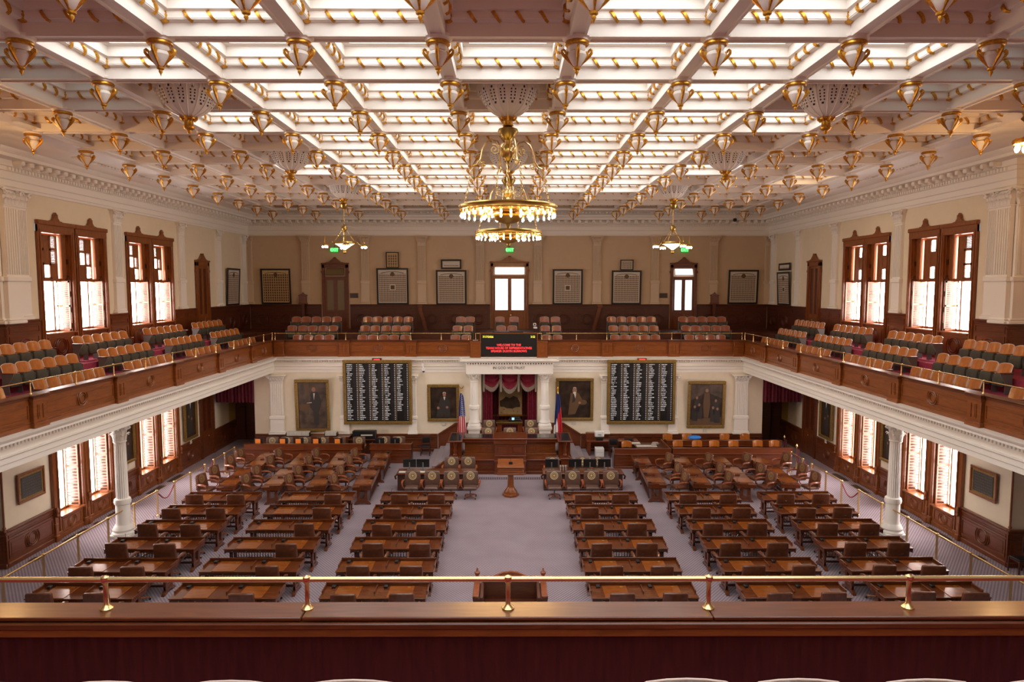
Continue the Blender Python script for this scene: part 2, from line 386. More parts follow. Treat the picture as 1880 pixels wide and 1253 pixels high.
for sg in (-1,1):
    nm='wall_'+SIDE[sg]
    w=MB(); w.T=local(sg,sg*XL,0); w.m('wall')
    cuts=[20.45,22.7,26.2,27.9,31.4,33.7,35.3,41.3]
    w.box(20.47,22.7,0,.4,0,4.6); w.box(26.2,27.9,0,.4,0,4.6); w.box(31.4,33.75,0,.4,0,4.6); w.box(35.2,YS+1.9,0,.4,0,4.6)
    w.box(33.75,35.2,.3,.4,0,4.6); w.box(33.75,35.2,0,.4,3.5,4.6)
    w.m('yellow').box(YS+1.9,41.3,0,.4,0,4.6)
    w.m('wall')
    for a,b in ((22.7,26.2),(27.9,31.4)): w.box(a,b,.38,.5,0,.8); w.box(a,b,0,.5,3.9,4.6)
    o=w.build(nm); tag(o,kind='structure'); walls[sg]=o
    # near face of the pier where the hall widens
    n=MB().m('wall'); xa,xb=sorted((sg*(XL+.03),sg*18.3)); n.box(xa,xb,20.45,20.85,0,4.6)
    n.m('wallup').box(*sorted((sg*(XW),sg*18.3)),YN,YN+.4,5.0,13.3)
    n.m('wall').box(*sorted((sg*18.3,sg*18.7)),-6,YN+.4,0,13.3)
    n.build('return_wall',o)
    wl=MB().m('wains'); wl.T=local(sg,sg*XL,0)
    for a,b,k in ((20.45,22.66,1),(26.24,27.86,1),(31.44,33.6,1),(35.3,37.2,1),(37.2,41.3,2)): wainscot(wl,a,b,0,0,1.2,k)
    wl.T=Matrix.Identity(4)
    xa,xb=sorted((sg*(XL-.09),sg*18.3)); wainscot(wl,xa,xb,20.45,0,1.2,1)
    wl.build('wainscot',o)
    # upper wall
    u=MB(); u.T=local(sg,sg*XW,0); u.m('wallup')
    for a,b in ((YN,22.98),(26.9,28.3),(32.2,34.45),(35.95,YU)): u.box(a,b,0,.4,5.0,13.3)
    for a,b in ((22.98,26.9),(28.3,32.2)): u.box(a,b,0,.4,10.9,13.3); u.box(a,b,.38,.5,5.0,7.1)
    u.box(34.45,35.95,.3,.4,5,13.3); u.box(34.45,35.95,0,.4,10,13.3)
    u.build('gallery_wall',o)
    wu=MB().m('wains'); wu.T=local(sg,sg*XW,0)
    for a,b,k in ((YN,22.95,1),(26.93,28.27,1),(32.23,34.4,2)): wainscot(wu,a,b,0,5.9,7.6,k)
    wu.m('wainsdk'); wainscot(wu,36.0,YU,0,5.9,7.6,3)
    wu.m('wains'); wu.T=Matrix.Identity(4); xa,xb=sorted((sg*(XW-.1),sg*18.3)); wainscot(wu,xa,xb,YN,5.9,7.5,1)
    wu.build('gallery_wainscot',o)
    for yc in (22.25,27.65,33.0,37.2,40.7):
        p=MB().m('plaster'); p.T=local(sg,sg*XW,0); fluted(p,yc,.27 if yc!=22.25 else .22,0,7.6,11.75,9.0,.12); p.build('pilaster',o)
    p=MB().m('plaster'); fluted(p,sg*(XW+.42),.42,YN,7.5,11.75,9.0,.12); p.build('pilaster',o)
    p=MB().m('plaster'); p.T=local(sg,sg*XW,0); fluted(p,YN+.32,.3,0,7.5,11.75,9.0,.16); p.build('pilaster',o)
    # thin wooden edge bead of the lower pier
    b=MB().m('frame'); b.tube([(sg*(XL-.02),20.43,1.2),(sg*(XL-.02),20.43,4.5)],.03,6).lathe([(0,0),(.05,.02),(.05,.06),(.02,.1)],8,(sg*(XL-.02),20.43,1.22)); b.build('corner_bead',o)
# ---- speaker wall (lower far wall)
w=MB().m('wall'); w.box(-13.35,-1.45,YS,YS+.5,0,4.6); w.box(1.5,13.35,YS,YS+.5,0,4.6)
w.box(-XL,XL,41.0,41.3,0,4.6)
for sg in (-1,1): w.box(*sorted((sg*13.35,sg*13.15)),YS+.5,41.0,0,4.6)
wf=w.build('wall_front'); tag(wf,kind='structure')
w=MB().m('wains')
for a,b,k in ((-13.35,-3.75,5),(3.8,13.35,5)): wainscot(w,a,b,YS,0,.95,k,False)
for sg in (-1,1):                                        # wainscot steps up beside the rostrum
    c=.03
    pts=[(c+sg*3.75,0),(c+sg*3.75,.95),(c+sg*2.85,1.53),(c+sg*1.45,1.53),(c+sg*1.45,0)]
    w.prism(pts,YS-.05,YS); w.prism([(c+sg*3.75,.87),(c+sg*3.75,.95),(c+sg*2.85,1.53),(c+sg*1.45,1.53),(c+sg*1.45,1.45),(c+sg*2.82,1.45)],YS-.11,YS)
w.build('wainscot',wf)
w=MB().m('maroon')
w.box(-XL,-13.15,38.6,38.7,0,3.6) if False else None
for sg in (-1,1):                                        # dark inner doorway of each side corridor
    w.m('wainsdk'); w.box(*sorted((sg*15.5,sg*14.9)),38.2,38.35,0,4.5); w.box(*sorted((sg*14.05,sg*13.35)),38.2,38.35,0,4.5) if False else None
    w.box(*sorted((sg*14.95,sg*14.35)),38.2,38.4,0,4.5); w.box(*sorted((sg*15.5,sg*13.35)),38.2,38.35,3.1,4.5)
    w.box(*sorted((sg*13.35,sg*15.45)),40.92,41.0,0,1.2)
    w.m('yellow').box(*sorted((sg*13.35,sg*15.45)),40.9,40.96,1.2,4.5)
    w.box(*sorted((sg*13.35,sg*13.4)),35.95,40.9,1.2,4.5)
w.build('corridor_lining',wf)
for cx,hw in ((-12.15,.33),(-8.62,.22),(-5.05,.2),(5.05,.2),(8.62,.22),(12.2,.33)):
    p=MB().m('plaster'); fluted(p,cx,hw,YS,.93,4.08,1.9,.14 if hw>.3 else .1,.42); p.build('pilaster',wf)
# ---- gallery wall at the far end
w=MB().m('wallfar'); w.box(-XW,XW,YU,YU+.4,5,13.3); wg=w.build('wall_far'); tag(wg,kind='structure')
w=MB().m('wainsdk')
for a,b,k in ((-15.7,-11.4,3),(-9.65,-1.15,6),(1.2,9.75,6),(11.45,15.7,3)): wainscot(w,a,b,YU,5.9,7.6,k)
w.build('wainscot',wg)
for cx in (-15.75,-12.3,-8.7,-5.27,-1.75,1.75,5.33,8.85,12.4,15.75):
    p=MB().m('plasshade'); fluted(p,cx,.24,YU,7.6,11.72,9.0,.12); p.build('pilaster',wg)
o=MB().m('wall').box(-18.3,18.3,-6.4,-6,0,13.3).build('wall_back'); tag(o,kind='structure')
# ---- cornice round the hall
poly=[(18.3,YN),(XW,YN),(XW,YU),(-XW,YU),(-XW,YN),(-18.3,YN)]
c=MB().m('plaster'); prof=[(0,11.74),(.05,11.74),(.06,11.82),(.09,11.84),(.09,12.02),(.13,12.05),(.13,12.28),(.17,12.30),(.17,12.42),(.22,12.44),(.22,12.62),(.60,12.64),(.60,12.74),(.66,12.78),(.72,12.86),(.72,12.90)]
sweep(c,poly,prof)
tr=c.build('trim_1'); tag(tr,kind='structure')
c=MB().m('plaster'); modi=MB().m('plaster')
def along(fn, step, x_half, ylo, yhi):
    n=int((yhi-ylo)/step)
    for i in range(n):
        t=ylo+step*(i+.5)
        for sg in (-1,1): fn(local(sg,sg*x_half,0),t)
    n=int(2*x_half/step)
    for i in range(n): fn(Matrix.Translation((0,yhi,0)),-x_half+2*x_half*(i+.5)/n)
def dent(T,t): c.T=T; c.box(t-.045,t+.045,-.235,-.16,12.31,12.41)
def mod(T,t): modi.T=T; modi.box(t-.09,t+.09,-.52,-.2,12.48,12.63,.03); modi.box(t-.07,t+.07,-.40,-.2,12.44,12.5,.02)
along(dent,.15,XW,YN+.2,YU); along(mod,.42,XW,YN+.3,YU)
c.build('dentils',tr); modi.build('modillions',tr)
c=MB().m('plaster'); fr=[(.72,12.90),(.80,12.92),(1.2,12.95),(1.25,12.98),(1.6,13.0),(1.65,13.03),(2.30,13.03),(2.42,13.09),(2.7,13.10)]
sweep(c,poly,fr); c.build('ceiling_border',tr)
c=MB().m('plaster')
def frz(T,t): c.T=T; c.box(t-.05,t+.05,-1.52,-1.30,12.93,12.985,.01)
along(frz,.2,XW,YN+1.6,YU); c.build('border_ornament',tr)

# ============================================================ CEILING
ce=empty('ceiling',(0,0,0),kind='structure')
beams=MB().m('ceil'); rolls=MB().m('ceil'); rib=MB().m('gold'); pane=MB().m('sky'); fram=MB().m('ceil'); closed_=MB().m('ceil')
def ring(mb,cx,cy,seq):
    V=[];F=[]
    for (h,z) in seq:
        for (a,b) in ((-1,-1),(1,-1),(1,1),(-1,1)): V.append((cx+a*h,cy+b*h,z))
    for j in range(len(seq)-1):
        for k in range(4): F.append((j*4+k,j*4+(k+1)%4,(j+1)*4+(k+1)%4,(j+1)*4+k))
    mb.add(V,F)
def lit(c,r):
    if c==0 and r in (-1,3): return 'no'
    if (c==0 and r in (1,4,7)) or (abs(c)==3 and r in (1,4,7)): return 'no'
    if (abs(c)==3 and r in (-1,)): return 'no'
    if r>=8: return 'no'
    if abs(c)<=2: return 'sky'
    if abs(c)==3 and r in (0,2,5): return 'sky'
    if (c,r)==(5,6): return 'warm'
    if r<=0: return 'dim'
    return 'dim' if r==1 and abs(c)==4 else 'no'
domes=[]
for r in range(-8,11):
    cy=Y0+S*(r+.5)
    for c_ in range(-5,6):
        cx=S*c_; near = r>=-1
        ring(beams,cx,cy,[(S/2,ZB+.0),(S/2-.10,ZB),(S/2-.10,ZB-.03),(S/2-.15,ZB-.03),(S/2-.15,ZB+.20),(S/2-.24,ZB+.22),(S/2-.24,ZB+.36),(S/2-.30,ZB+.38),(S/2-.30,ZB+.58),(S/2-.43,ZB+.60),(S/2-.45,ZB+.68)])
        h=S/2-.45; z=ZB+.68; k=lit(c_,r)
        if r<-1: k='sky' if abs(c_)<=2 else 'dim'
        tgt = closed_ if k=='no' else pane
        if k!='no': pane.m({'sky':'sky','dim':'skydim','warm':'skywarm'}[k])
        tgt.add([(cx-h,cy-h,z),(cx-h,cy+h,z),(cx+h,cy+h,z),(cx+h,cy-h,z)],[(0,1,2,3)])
        if not near: continue
        # fluted rolls with gilded ribbons on the four sides
        hh=S/2-.195; zz=ZB+.28
        for (dx,dy) in ((1,0),(-1,0),(0,1),(0,-1)):
            if dy==1 and False: continue
            px,py=cx+dx*hh,cy+dy*hh; t=Vector((-dy,dx,0)); P0=Vector((px,py,zz))-t*hh; P1=Vector((px,py,zz))+t*hh
            V=[];F=[];n=10
            for q,P in enumerate((P0,P1)):
                for i in range(n):
                    a=2*PI*i/n; rr=.068 if i%2 else .052
                    V.append(tuple(P+Vector((dx,dy,0))*(-rr*math.cos(a))+Vector((0,0,rr*math.sin(a)))))
            for i in range(n): F.append((i,(i+1)%n,n+(i+1)%n,n+i))
            rolls.add(V,F)
            for q in range(1,5):
                m0=P0+t*(2*hh*q/5)
                pts=[]
                for i in range(6):
                    a=-.5*PI+PI*i/5
                    pts.append(tuple(m0+t*(.075*(i-2.5)/2.5)+Vector((dx,dy,0))*(-.078*math.cos(a))+Vector((0,0,.078*math.sin(a)))))
                rib.tube(pts,.034,4,cap=False)
        for (a,b) in ((-1,-1),(1,-1),(1,1),(-1,1)):
            rib.lathe([(0,-.11),(.08,-.08),(.11,0),(.08,.08),(0,.11)],6,(cx+a*hh,cy+b*hh,zz))
beams.build('coffer_beams',ce); rolls.build('fluted_moulding',ce); tag(rib.build('gold_ribbon',ce),kind='stuff')
pane.build('skylight_pane',ce); closed_.build('coffer_panel',ce)
for sg in (-1,1):                                       # flat border beyond the outer beams where the hall widens
    MB().m('ceil').box(*sorted((sg*5.5*S,sg*18.4)),-6.2,YN+.1,ZB,ZB+.2).build('border_panel',ce)
MB().m('ceil').box(-18.4,18.4,-6.4,YU+.4,14.2,14.4).build('roof_deck',ce)

def pendant():
    r=empty('ceiling_pendant',label='x',cat='ceiling ornament')
    MB().m('ceil').lathe([(.27,.09),(.26,.05),(.22,.03),(.21,-.0)],16).lathe([(.15,-.06),(.155,-.10),(.14,-.15),(.13,-.16)],14).build('collar',r)
    b=MB().m('gold').lathe([(.20,.0),(.215,-.02),(.215,-.05),(.19,-.07),(.15,-.07)],16); b.build('gilt_ring',r)
    MB().m('ceil').lathe([(.10,-.15),(.165,-.19),(.18,-.24),(.14,-.32),(.075,-.41),(.03,-.44)],12).build('vase',r)
    g=MB().m('gold')
    for i in range(4):
        a=i*PI/2+.0; ca,sa=math.cos(a),math.sin(a)
        prof=[(.04,-.43),(.10,-.36),(.17,-.29),(.225,-.235),(.26,-.19),(.262,-.15),(.235,-.13),(.21,-.15),(.215,-.18)]
        g.tube([(x*ca,x*sa,z) for x,z in prof],[.018,.024,.031,.030,.028,.026,.024,.022,.014],6)
    for i in range(4):
        a=i*PI/2; ca,sa=math.cos(a),math.sin(a); g.tube([(.12*ca,.12*sa,-.35),(.175*ca,.175*sa,-.26),(.17*ca,.17*sa,-.17)],[.01,.03,.045],5)
    g.build('scroll_leaves',r)
    MB().m('gold').lathe([(.03,-.42),(.065,-.44),(.06,-.47),(.03,-.49),(.035,-.52),(.012,-.56),(0,-.60)],10).build('finial',r)
    return r
PEN=Proto(pendant())
for n in range(-1,12):
    for k in range(12):
        X=(k-5.5)*S; Y=Y0+S*n
        if 1250*abs(X)/Y>1010: continue
        PEN.put((X,Y,ZB-.07),0,'white and gilt ceiling pendant, %s from left, %s cross row from far wall'%(ordn(k),ordn(11-n)),'ceiling pendants at the beam crossings')
def dome(fin):
    r=empty('ceiling_dome',label='x',cat='ceiling dome')
    b=MB().m('ceil'); P=[(.66,0),(.69,-.03),(.67,-.06),(.66,-.10),(.64,-.2),(.58,-.34),(.48,-.48),(.34,-.60),(.18,-.68),(.14,-.70),(.10,-.72)]
    b.lathe(P,32); b.build('bowl',r)
    q=MB().m('ceil')
    for i in range(16):
        a=2*PI*i/16; ca,sa=math.cos(a),math.sin(a)
        q.tube([(x*1.01*ca,x*1.01*sa,z) for x,z in P[2:]],.012,4)
        for k in range(4):
            a2=a+2*PI*(k)/64; q.tube([(.69*math.cos(a2),.69*math.sin(a2),-.02),(.71*math.cos(a2),.71*math.sin(a2),-.09),(.70*math.cos(a2),.70*math.sin(a2),-.15 if k%2 else -.19)],[.02,.022,.008],4)
    q.build('ribs',r)
    d=MB().m('dark')
    for i in range(16):
        for zz,rr,n in ((-.16,.652,1),(-.23,.632,2),(-.29,.607,2),(-.35,.578,2),(-.41,.54,2),(-.47,.495,1)):
            for k in range(n):
                a=2*PI*(i+.5+(k-.5*(n-1))*.36)/16
                for t in ((0,)):
                    ca,sa=math.cos(a),math.sin(a); s2=.016 if n>1 else .024
                    d.add([(rr*ca-s2*sa,rr*sa+s2*ca,zz-s2),(rr*ca+s2*sa,rr*sa-s2*ca,zz-s2),(rr*1.015*ca+s2*sa,rr*1.015*sa-s2*ca,zz+s2),(rr*1.015*ca-s2*sa,rr*1.015*sa+s2*ca,zz+s2)],[(0,1,2,3)])
    tag(d.build('perforations',r),kind='stuff')
    g=MB().m('gold').lathe([(.10,-.69),(.17,-.72),(.16,-.75),(.10,-.78),(.10,-.88),(.13,-.92),(.12,-.96),(.05,-1.0),(.04,-1.06),(0,-1.08)] if fin else [(.10,-.69),(.17,-.72),(.16,-.75),(.11,-.78),(.11,-.86),(.13,-.9),(.05,-.92)],14)
    for i in range(8):
        a=2*PI*i/8; g.tube([(.12*math.cos(a),.12*math.sin(a),-.78),(.19*math.cos(a),.19*math.sin(a),-.72),(.2*math.cos(a),.2*math.sin(a),-.69)],[.03,.02,.01],4)
    g.build('gilt_finial',r); return r
DA=Proto(dome(True)); DB=Proto(dome(False))
for rr in (1,4,7):
    for cc in (-3,0,3):
        cx=S*cc; cy=Y0+S*(rr+.5)
        withch=(cc==0) or rr==7
        D=DB if withch else DA
        D.put((cx,cy,ZB+.22),0,'pierced white plaster ceiling bowl, %s row, %s one of three'%({1:'nearest',4:'middle',7:'farthest'}[rr],{-3:'left',0:'centre',3:'right'}[cc]),'pierced plaster bowls on the ceiling')

# ---- chandeliers
def chandelier():
    r=empty('brass_chandelier',label='x',cat='chandelier')
    # z is measured from the ceiling bowl rim (0)
    MB().m('brassdk').lathe([(.05,-.90),(.22,-.97),(.24,-1.02),(.22,-1.05),(.17,-1.14),(.07,-1.22),(.06,-1.32)],20).build('ceiling_cup',r)
    MB().m('brassdk').lathe([(.05,-1.30),(.09,-1.34),(.15,-1.42),(.16,-1.50),(.14,-1.58),(.08,-1.66),(.05,-1.70),(.04,-1.74)],18,flute=.06).build('ball',r)
    s=MB().m('brass')
    for i in range(4):
        a=R(-72)+i*PI/2; ca,sa=math.cos(a),math.sin(a)
        P=[(.13,-1.62),(.16,-1.42),(.26,-1.26),(.40,-1.22),(.53,-1.30),(.62,-1.48),(.66,-1.68),(.75,-1.80),(.84,-1.83)]
        q=MB().m('brass').tube([(x*ca,x*sa,z) for x,z in P],.022,6)
        for cxx,czz,r0,dr in ((.33,-1.45,.13,1),(.60,-1.78,.09,-1)):
            q.tube([((cxx+(r0*(1-j/16))*math.cos(dr*j*.72+1.2))*ca,(cxx+(r0*(1-j/16))*math.cos(dr*j*.72+1.2))*sa,czz+(r0*(1-j/16))*math.sin(dr*j*.72+1.2)) for j in range(15)],.015,5)
        q.build('scroll_arm',r)
        ch=MB().m('brass'); p0=Vector((.84*ca,.84*sa,-1.84)); p1=Vector((1.05*math.cos(a),1.05*math.sin(a),-2.72)); n=16
        for j in range(n):
            c0=p0.lerp(p1,(j+.5)/n); h=(p1-p0).length/n*.62
            tt=Vector((-sa,ca,0)) if j%2 else Vector((ca,sa,0))
            ch.tube([tuple(c0+Vector((0,0,h*math.sin(b)))+tt*(.024*math.cos(b))) for b in [2*PI*k/6 for k in range(6)]],.008,4,closed=True)
        ch.build('chain',r)
    st=MB().m('brass')
    for k in range(3):
        st.tube([(.022*math.cos(z*14+k*2.09),.022*math.sin(z*14+k*2.09),-1.72-z) for z in [i*.03 for i in range(22)]],.022,5)
    st.lathe([(.03,-2.34),(.09,-2.38),(.10,-2.43),(.06,-2.48),(.035,-2.52),(.05,-2.56)],14)
    st.build('twisted_stem',r)
    MB().m('brass').lathe([(.04,-2.54),(.06,-2.6),(.17,-2.72),(.18,-2.74)],12).build('skirt',r)
    g=MB().m('brassdk'); g.lathe([(1.02,-2.70),(1.12,-2.70),(1.15,-2.73),(1.13,-2.78),(1.14,-2.82),(1.06,-2.85),(1.02,-2.84)],56)
    g.lathe([(1.02,-2.84),(.99,-2.80),(.99,-2.73),(1.02,-2.70)],56)
    for i in range(12):
        a=2*PI*i/12; g.tube([(1.0*math.cos(a),1.0*math.sin(a),-2.79),(.3*math.cos(a),.3*math.sin(a),-2.86)],.014,4)
    g.lathe([(.55,-2.83),(.58,-2.80),(.60,-2.84),(.55,-2.87)],40)
    g.build('ring',r)
    b=MB().m('brassdk').lathe([(.03,-2.84),(.34,-2.92),(.36,-2.96),(.30,-3.04),(.20,-3.10),(.08,-3.13),(.05,-3.2),(.02,-3.24),(0,-3.26)],20,flute=.05); b.build('bowl',r)
    so=MB().m('brassdk'); bu=MB().m('bulb').lathe([(.0,0),(.014,-.005),(.023,-.03),(.022,-.055),(.012,-.075),(0,-.08)],8).mesh('bulb')
    for rad,n,z in ((1.09,32,-2.84),(.58,16,-2.88)):
        for i in range(n):
            a=2*PI*(i+.3)/n; so.lathe([(.02,0),(.025,-.06),(.02,-.07)],6,(rad*math.cos(a),rad*math.sin(a),z))
            o=bpy.data.objects.new('bulb',bu); col.objects.link(o); o.parent=r; o.location=(rad*math.cos(a),rad*math.sin(a),z-.07)
    tag(so.build('sockets',r),kind='stuff')
    return r
CH=Proto(chandelier())
for rr,lb in ((1,'large brass ring chandelier hanging nearest the camera in the middle of the hall'),(4,'large brass ring chandelier seen just below and behind the nearest one')):
    CH.put((0,Y0+S*(rr+.5),ZB+.22),0,lb,'large ring chandeliers')
def small_ch():
    r=empty('brass_chandelier',label='x',cat='chandelier')
    MB().m('brassdk').lathe([(.04,-.88),(.17,-.95),(.16,-1.0),(.12,-1.1),(.05,-1.16)],14).build('ceiling_cup',r)
    MB().m('brass').tube([(0,0,-1.1),(0,0,-1.86)],.02,8).build('rod',r)
    MB().m('brassdk').lathe([(.02,-1.84),(.10,-1.9),(.135,-1.98),(.12,-2.07),(.05,-2.14),(.03,-2.2),(.02,-2.24)],14,flute=.06).build('ball',r)
    g=MB().m('brassdk').lathe([(.40,-2.62),(.48,-2.60),(.50,-2.66),(.46,-2.70),(.40,-2.69)],32); g.build('ring',r)
    MB().m('bowl').lathe([(.42,-2.69),(.30,-2.76),(.15,-2.87),(.04,-2.95),(0,-2.95)],24).build('glass_bowl',r)
    MB().m('brassdk').lathe([(.03,-2.93),(.08,-2.97),(.05,-3.02),(.09,-3.06),(.04,-3.1),(0,-3.13)],12).build('finial',r)
    bu=MB().m('bulb').lathe([(.0,0),(.014,-.005),(.023,-.03),(.022,-.055),(.012,-.075),(0,-.08)],8).mesh('bulb')
    for i in range(4):
        a=R(-72)+i*PI/2; ca,sa=math.cos(a),math.sin(a)
        MB().m('brass').tube([(.08*ca,.08*sa,-2.05),(.46*ca,.46*sa,-2.62)],.012,5).lathe([(.02,-.04),(.045,0),(.02,.04)],8,(.25*ca,.25*sa,-2.31)).build('chain',r)
        q=MB().m('brassdk').tube([(x*ca,x*sa,z) for x,z in ((.47,-2.66),(.55,-2.60),(.62,-2.70),(.72,-2.75),(.85,-2.68),(.88,-2.6))],.02,6)
        q.lathe([(0,0),(.015,-.1),(.03,-.3),(.03,-.36)],6,(.85*ca,.85*sa,-2.32)); q.lathe([(.03,-.02),(.16,-.09),(.17,-.13),(.15,-.14)],14,(.85*ca,.85*sa,-2.66))
        q.build('branch',r)
        for k in range(5):
            b=2*PI*k/5; o=bpy.data.objects.new('bulb',bu); col.objects.link(o); o.parent=r; o.location=(.85*ca+.11*math.cos(b),.85*sa+.11*math.sin(b),-2.80)
    return r
SCH=Proto(small_ch())
for sg in (-1,1): SCH.put((sg*3*S,Y0+S*7.5,ZB+.22),0,'small four-branch brass chandelier with a lit glass bowl, above the %s exit door'%SIDE[sg],'small branch chandeliers')
def lantern(x,lb):
    r=empty('brass_lantern',(x,17.3,0),label=lb,cat='hanging lamp')
    MB().m('brassdk').lathe([(.02,13.05),(.12,13.0),(.09,12.93),(.14,12.86),(.06,12.78),(.02,12.72)],12).build('ceiling_cup',r)
    MB().m('brass').tube([(0,0,12.75),(0,0,12.42)],.02,6).build('rod',r)
    MB().m('gold').lathe([(.02,12.44),(.10,12.40),(.27,12.36),(.29,12.30),(.27,12.24),(.22,12.25)],20,flute=.06).build('crown',r)
    bu=MB().m('bulb').lathe([(.0,0),(.03,-.02),(.05,-.08),(.05,-.13),(.03,-.18),(0,-.19)],8).mesh('bulb')
    for k in range(6):
        b=2*PI*k/6; o=bpy.data.objects.new('bulb',bu); col.objects.link(o); o.parent=r; o.location=(.19*math.cos(b),.19*math.sin(b),12.24)
lantern(12.93,'brass lantern with bulbs hanging at the upper right edge of the picture')
lantern(-13.1,'brass lantern whose glow shows at the upper left edge of the picture')

# ============================================================ GALLERY
XP=12.3; YPF=35.4; YPN=5.72                                # parapet face lines (towards the hall)
rect=[(XP,YPN),(XP,YPF),(-XP,YPF),(-XP,YPN)]                # counter-clockwise: left of travel = inside the hall
gs=MB().m('plaster')
# entablature under the parapet (offset measured into the hall)
ent=[(-.35,4.2),(.0,4.2),(.02,4.2),(.02,4.34),(.05,4.36),(.05,4.50),(.09,4.53),(.09,4.56),(.03,4.57),(.03,4.74),(.07,4.76),(.09,4.84),(.24,4.87),(.24,4.93),(.28,4.97),(.30,5.02),(-.1,5.05)]
sweep(gs,rect,ent,closed=True)
gal=gs.build('trim_2'); tag(gal,kind='structure')
d=MB().m('plaster')
n=int((YPF-9)/.13)
for i in range(n):
    t=9+.13*(i+.5)
    for sg in (-1,1): d.box(*sorted((sg*(XP-.03),sg*(XP-.13))),t-.035,t+.035,4.76,4.85)
n=int(2*XP/.13)
for i in range(n):
    t=-XP+.13*(i+.5); d.box(t-.035,t+.035,YPF-.13,YPF-.03,4.76,4.85)
d.build('dentils',gal)
fl=MB().m('ceil'); mg=MB().m('magenta')
for sg in (-1,1):
    a,b=sorted((sg*(XP+.3),sg*18.3)); fl.box(a,b,-6,YU,4.2,5.0)
    mg.box(*sorted((sg*(XP+.25),sg*13.35)),-6,36.2,5.0,5.2); mg.box(*sorted((sg*13.35,sg*14.2)),-6,36.0,5.0,5.65); mg.box(*sorted((sg*14.2,sg*XW)),-6,36.0,5.0,6.1); mg.m('wainsdk').box(*sorted((sg*14.1,sg*XW)),36.0,YU,5.0,6.1); mg.m('magenta')
    mg.box(*sorted((sg*XW,sg*18.3)),-6,YN,5.0,6.1)
fl.box(-XP-.3,XP+.3,YPF+.5,YU,4.2,5.0); fl.box(-XP-.3,XP+.3,-6,YPN-.3,4.2,4.9)
mg.m('wainsdk').box(-13.3,13.3,YPF+.25,37.1,5.0,5.2); mg.box(-14.1,14.1,37.1,37.98,5.0,5.65); mg.box(-14.1,14.1,37.98,YU,5.0,6.1); mg.m('magenta')
mg.box(-XP-.3,XP+.3,4.6,YPN-.1,4.9,5.05); mg.box(-XP-.3,XP+.3,2.6,4.6,4.9,5.75); mg.box(-XP-.3,XP+.3,-6,2.6,4.9,6.6)
fo=fl.build('floor.001'); tag(fo,kind='structure'); mg.build('tier_carpet',fo)
# aisle steps between the seat groups (crimson treads)
st=MB().m('magenta')
for yc in (22.65,27.2,31.6):
    for sg in (-1,1):
        st.box(*sorted((sg*13.05,sg*13.35)),yc-.5,yc+.5,5.2,5.42); st.box(*sorted((sg*13.9,sg*14.2)),yc-.5,yc+.5,5.65,5.87)
st.build('aisle_steps',fo)

def parapet(p0, p1, blocks, label, name='gallery_parapet', ends=True):
    """solid panelled front; p0->p1 travels so that the hall is on the right-hand... local -y."""
    p0=Vector((*p0,0)); p1=Vector((*p1,0)); L=(p1-p0).length; a=math.atan2(p1.y-p0.y,p1.x-p0.x)
    e=empty(name,tuple(p0),a,label=label,cat='gallery parapet')
    b=MB().m('par'); b.box(0,L,0,.22,5.03,5.82); b.box(0,L,-.03,0,5.03,5.16,.01); b.box(0,L,-.02,0,5.16,5.20,.008)
    bs=[-.2]+blocks+[L+.2]
    for i in range(len(bs)-1):
        x0=bs[i]+.32; x1=bs[i+1]-.32
        if x1-x0<.5: continue
        panel(b,x0,x1,0,5.26,5.66,.02,.03,ros=False)
        cx=(x0+x1)/2
        for q,r_ in ((.19,.022),(.13,.016)): b.tube([(cx+q*math.cos(t),-.025,5.46+q*math.sin(t)) for t in [2*PI*k/18 for k in range(18)]],r_,5,closed=True)
        for s2 in (-1,1): b.tube([(cx+s2*(.12+.14*math.cos(t)),-.02,5.46+.19*math.sin(t)) for t in [-1+2*k/6 for k in range(7)]],.014,4)
    b.build('panelled_front',e)
    for x in blocks:
        q=MB().m('par'); q.box(x-.26,x+.26,-.10,0,5.10,5.80,.01); q.box(x-.30,x+.30,-.14,0,4.99,5.16,.015); q.box(x-.28,x+.28,-.12,0,5.72,5.82,.01)
        for s2 in (-1,0,1):
            if abs(s2)<1: q.box(x-.05,x+.05,-.115,-.10,5.28,5.62,.005)
            else: q.box(x+s2*.10-.015,x+s2*.10+.015,-.12,-.10,5.26,5.64)
        q.build('pilaster_block',e)
    t=MB().m('ledge'); t.box(-.0,L,-.07,.27,5.86,5.90,.012); t.box(0,L,-.04,.24,5.80,5.86,.01)
    for x in blocks: t.box(x-.33,x+.33,-.17,.0,5.85,5.90,.012); t.box(x-.31,x+.31,-.15,0,5.80,5.86)
    t.build('ledge',e)
    return e
BY=[6.5,10.1,13.85,17.6,21.35,25.1,28.85,32.5]
parapet((-XP,YPN),(-XP,YPF+.02),[y-YPN for y in BY],'carved wooden parapet along the front of the left gallery')
parapet((XP,YPF+.02),(XP,YPN),[YPF+.02-y for y in reversed(BY)],'carved wooden parapet along the front of the right gallery')
pf1=parapet((-XP,YPF),(-1.98,YPF),[-12.0+XP+.02,-8.58+XP,-5.1+XP],'carved wooden parapet of the far gallery, left of the message board')
pf2=parapet((1.98,YPF),(XP,YPF),[5.12-1.98,8.6-1.98,XP-1.98-.3],'carved wooden parapet of the far gallery, right of the message board')
pm=parapet((-1.98,YPF),(1.98,YPF),[],'plain parapet behind the message board in the far gallery')
